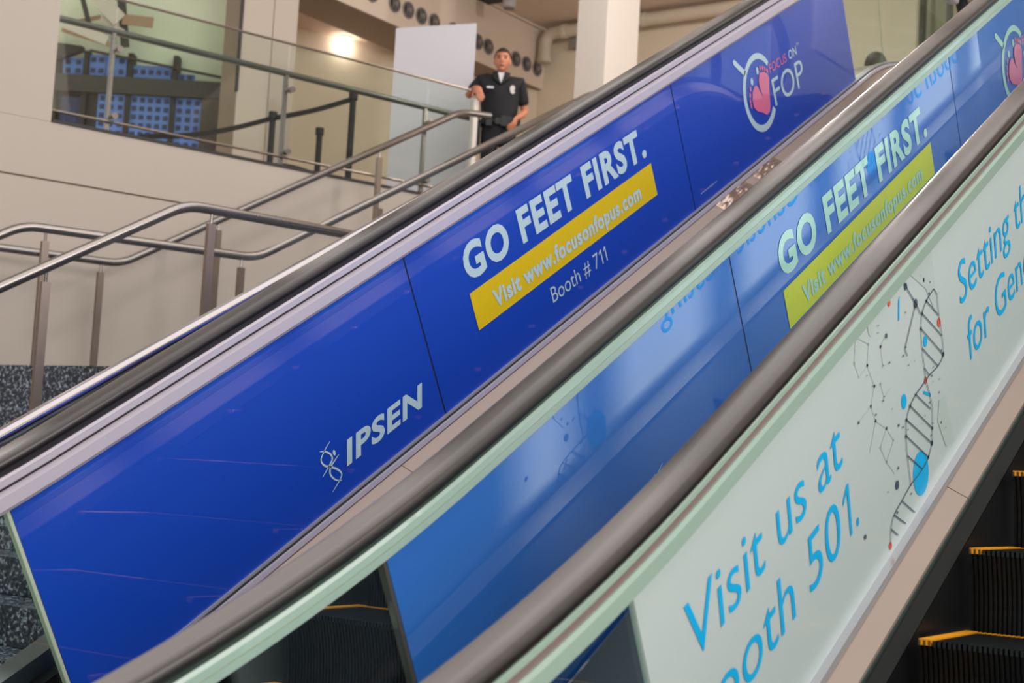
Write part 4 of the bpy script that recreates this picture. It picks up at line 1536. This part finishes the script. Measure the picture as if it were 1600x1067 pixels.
    if kit:
        bl = MB()
        n = 28
        vv = []
        for z in (.955, 1.005):
            for rr in (0, .012):
                for k in range(n):
                    a = 2 * PI * k / n
                    vv.append((math.cos(a) * (.172 + rr), math.sin(a) * (.130 + rr), z))
        ff = []
        for k in range(n):
            k2 = (k + 1) % n
            ff += [(n + k, n + k2, 3 * n + k2, 3 * n + k), (2 * n + k, 3 * n + k, 3 * n + k2, 2 * n + k2), (k, k2, n + k2, n + k)]
        part('duty_belt', bl.add(vv, ff), M['leather'])
        part('belt_buckle', MB().box((-.03, .132, .95), (.03, .145, 1.01)), M['leather'], False)
        hs = MB().hexa([(-.215, -.03, .76), (-.165, -.03, .76), (-.165, .05, .76), (-.215, .05, .76), (-.225, -.06, .98), (-.165, -.06, .98), (-.165, .06, .98), (-.225, .06, .98)])
        hs.box((-.225, -.10, .98), (-.18, -.02, 1.07))
        part('holster', hs, M['leather'], False)
        for x0, y0 in ((.10, .09), (.05, .115), (-.09, .10)):
            part('belt_pouch', MB().box((x0 - .028, y0, .93), (x0 + .028, y0 + .05, 1.03)), M['leather'], False)
        rd = MB().box((.155, -.02, .92), (.205, .04, 1.05))
        part('radio', rd, M['leather'], False)
        # open collar, undershirt, plate and badge
        part('undershirt', MB().add([(-.040, .090, 1.455), (.040, .090, 1.455), (.0, .128, 1.345), (-.040, .05, 1.455), (.040, .05, 1.455), (.0, .10, 1.345)], [(0, 1, 2), (3, 5, 4), (0, 2, 5, 3), (1, 4, 5, 2)]), M['tee'], False)
        for s in (-1, 1):
            part('collar', MB().add([(s * .035, .098, 1.468), (s * .085, .055, 1.462), (s * .075, .110, 1.395), (s * .006, .137, 1.335), (s * .035, .078, 1.468), (s * .085, .035, 1.462), (s * .075, .090, 1.395), (s * .006, .117, 1.335)], [(0, 1, 2, 3), (7, 6, 5, 4), (0, 3, 7, 4), (1, 5, 6, 2), (0, 4, 5, 1), (2, 6, 7, 3)]), cloth[0], False)
        part('name_plate', MB().box((-.130, .108, 1.288), (-.065, .138, 1.304)), M['silver'], False)
        part('pocket_flap', MB().box((-.135, .10, 1.262), (-.05, .126, 1.278)), cloth[0], False)
        bd = MB()
        bp = [(.115, 1.335), (.135, 1.325), (.142, 1.30), (.136, 1.265), (.115, 1.25), (.094, 1.265), (.087, 1.30), (.095, 1.325)]
        bd.add([(x, .130 - .5 * (x - .07), z) for x, z in bp] + [(x, .100 - .5 * (x - .07), z) for x, z in bp], [list(range(8)), list(range(15, 7, -1))] + [(i, (i + 1) % 8, 8 + (i + 1) % 8, 8 + i) for i in range(8)])
        part('badge', bd, M['silver'], False)
    return root


guard_pose = dict(shR=(-.185, 0, 1.385), elR=(-.305, -.02, 1.235), wrR=(-.225, .17, 1.285), aimR=(.35, .45, -.8), pnR=(.2, -.8, -.5), thR=1, curlR=.5,
                  shL=(.175, 0, 1.385), elL=(.245, -.07, 1.12), wrL=(.165, .125, 1.02), aimL=(-.25, .45, -.75), pnL=(-.8, -.3, 0), thL=-1, curlL=.8,
                  head=(.005, .02, 0), yaw=R(4), tilt=R(2),
                  legs=[((-.085, 0, .90), (-.07, .03, .50), (-.06, 0, .08), (-.07, .13, .03)), ((.09, 0, .90), (.13, .03, .50), (.15, 0, .08), (.17, .13, .03))])
person('person', 'person in navy uniform with badge and belt resting one hand on the balcony railing', (-8.28, 11.68, ZU), (.58, -.81), guard_pose, (M['navy'], M['navy']), M['hair'], True, True, 1.01)
stand = dict(shR=(-.18, 0, 1.385), elR=(-.23, -.03, 1.10), wrR=(-.20, .07, .87), aimR=(0, .2, -1), pnR=(1, 0, 0), thR=1, curlR=.4,
             shL=(.18, 0, 1.385), elL=(.23, -.03, 1.10), wrL=(.20, .07, .87), aimL=(0, .2, -1), pnL=(-1, 0, 0), thL=-1, curlL=.4,
             head=(0, .02, 0), yaw=0, legs=[((-.09, 0, .90), (-.10, .02, .50), (-.10, 0, .08), (-.11, .13, .03)), ((.09, 0, .90), (.10, .02, .50), (.10, 0, .08), (.11, .13, .03))])
person('person', 'dark haired person seen only as the top of a head over the escalator deck', (-4.98, 12.78, ZU), (-.3, 1), stand, (M['dark_trouser'], M['dark_trouser']), M['hair'], False, False, .95)
person('person', 'person in grey shirt and dark trousers mostly hidden behind the white display board', (-9.81, 12.26, ZU), (.9, .5), stand, (M['greycloth'], M['dark_trouser']), M['hair'], True, False, .98)
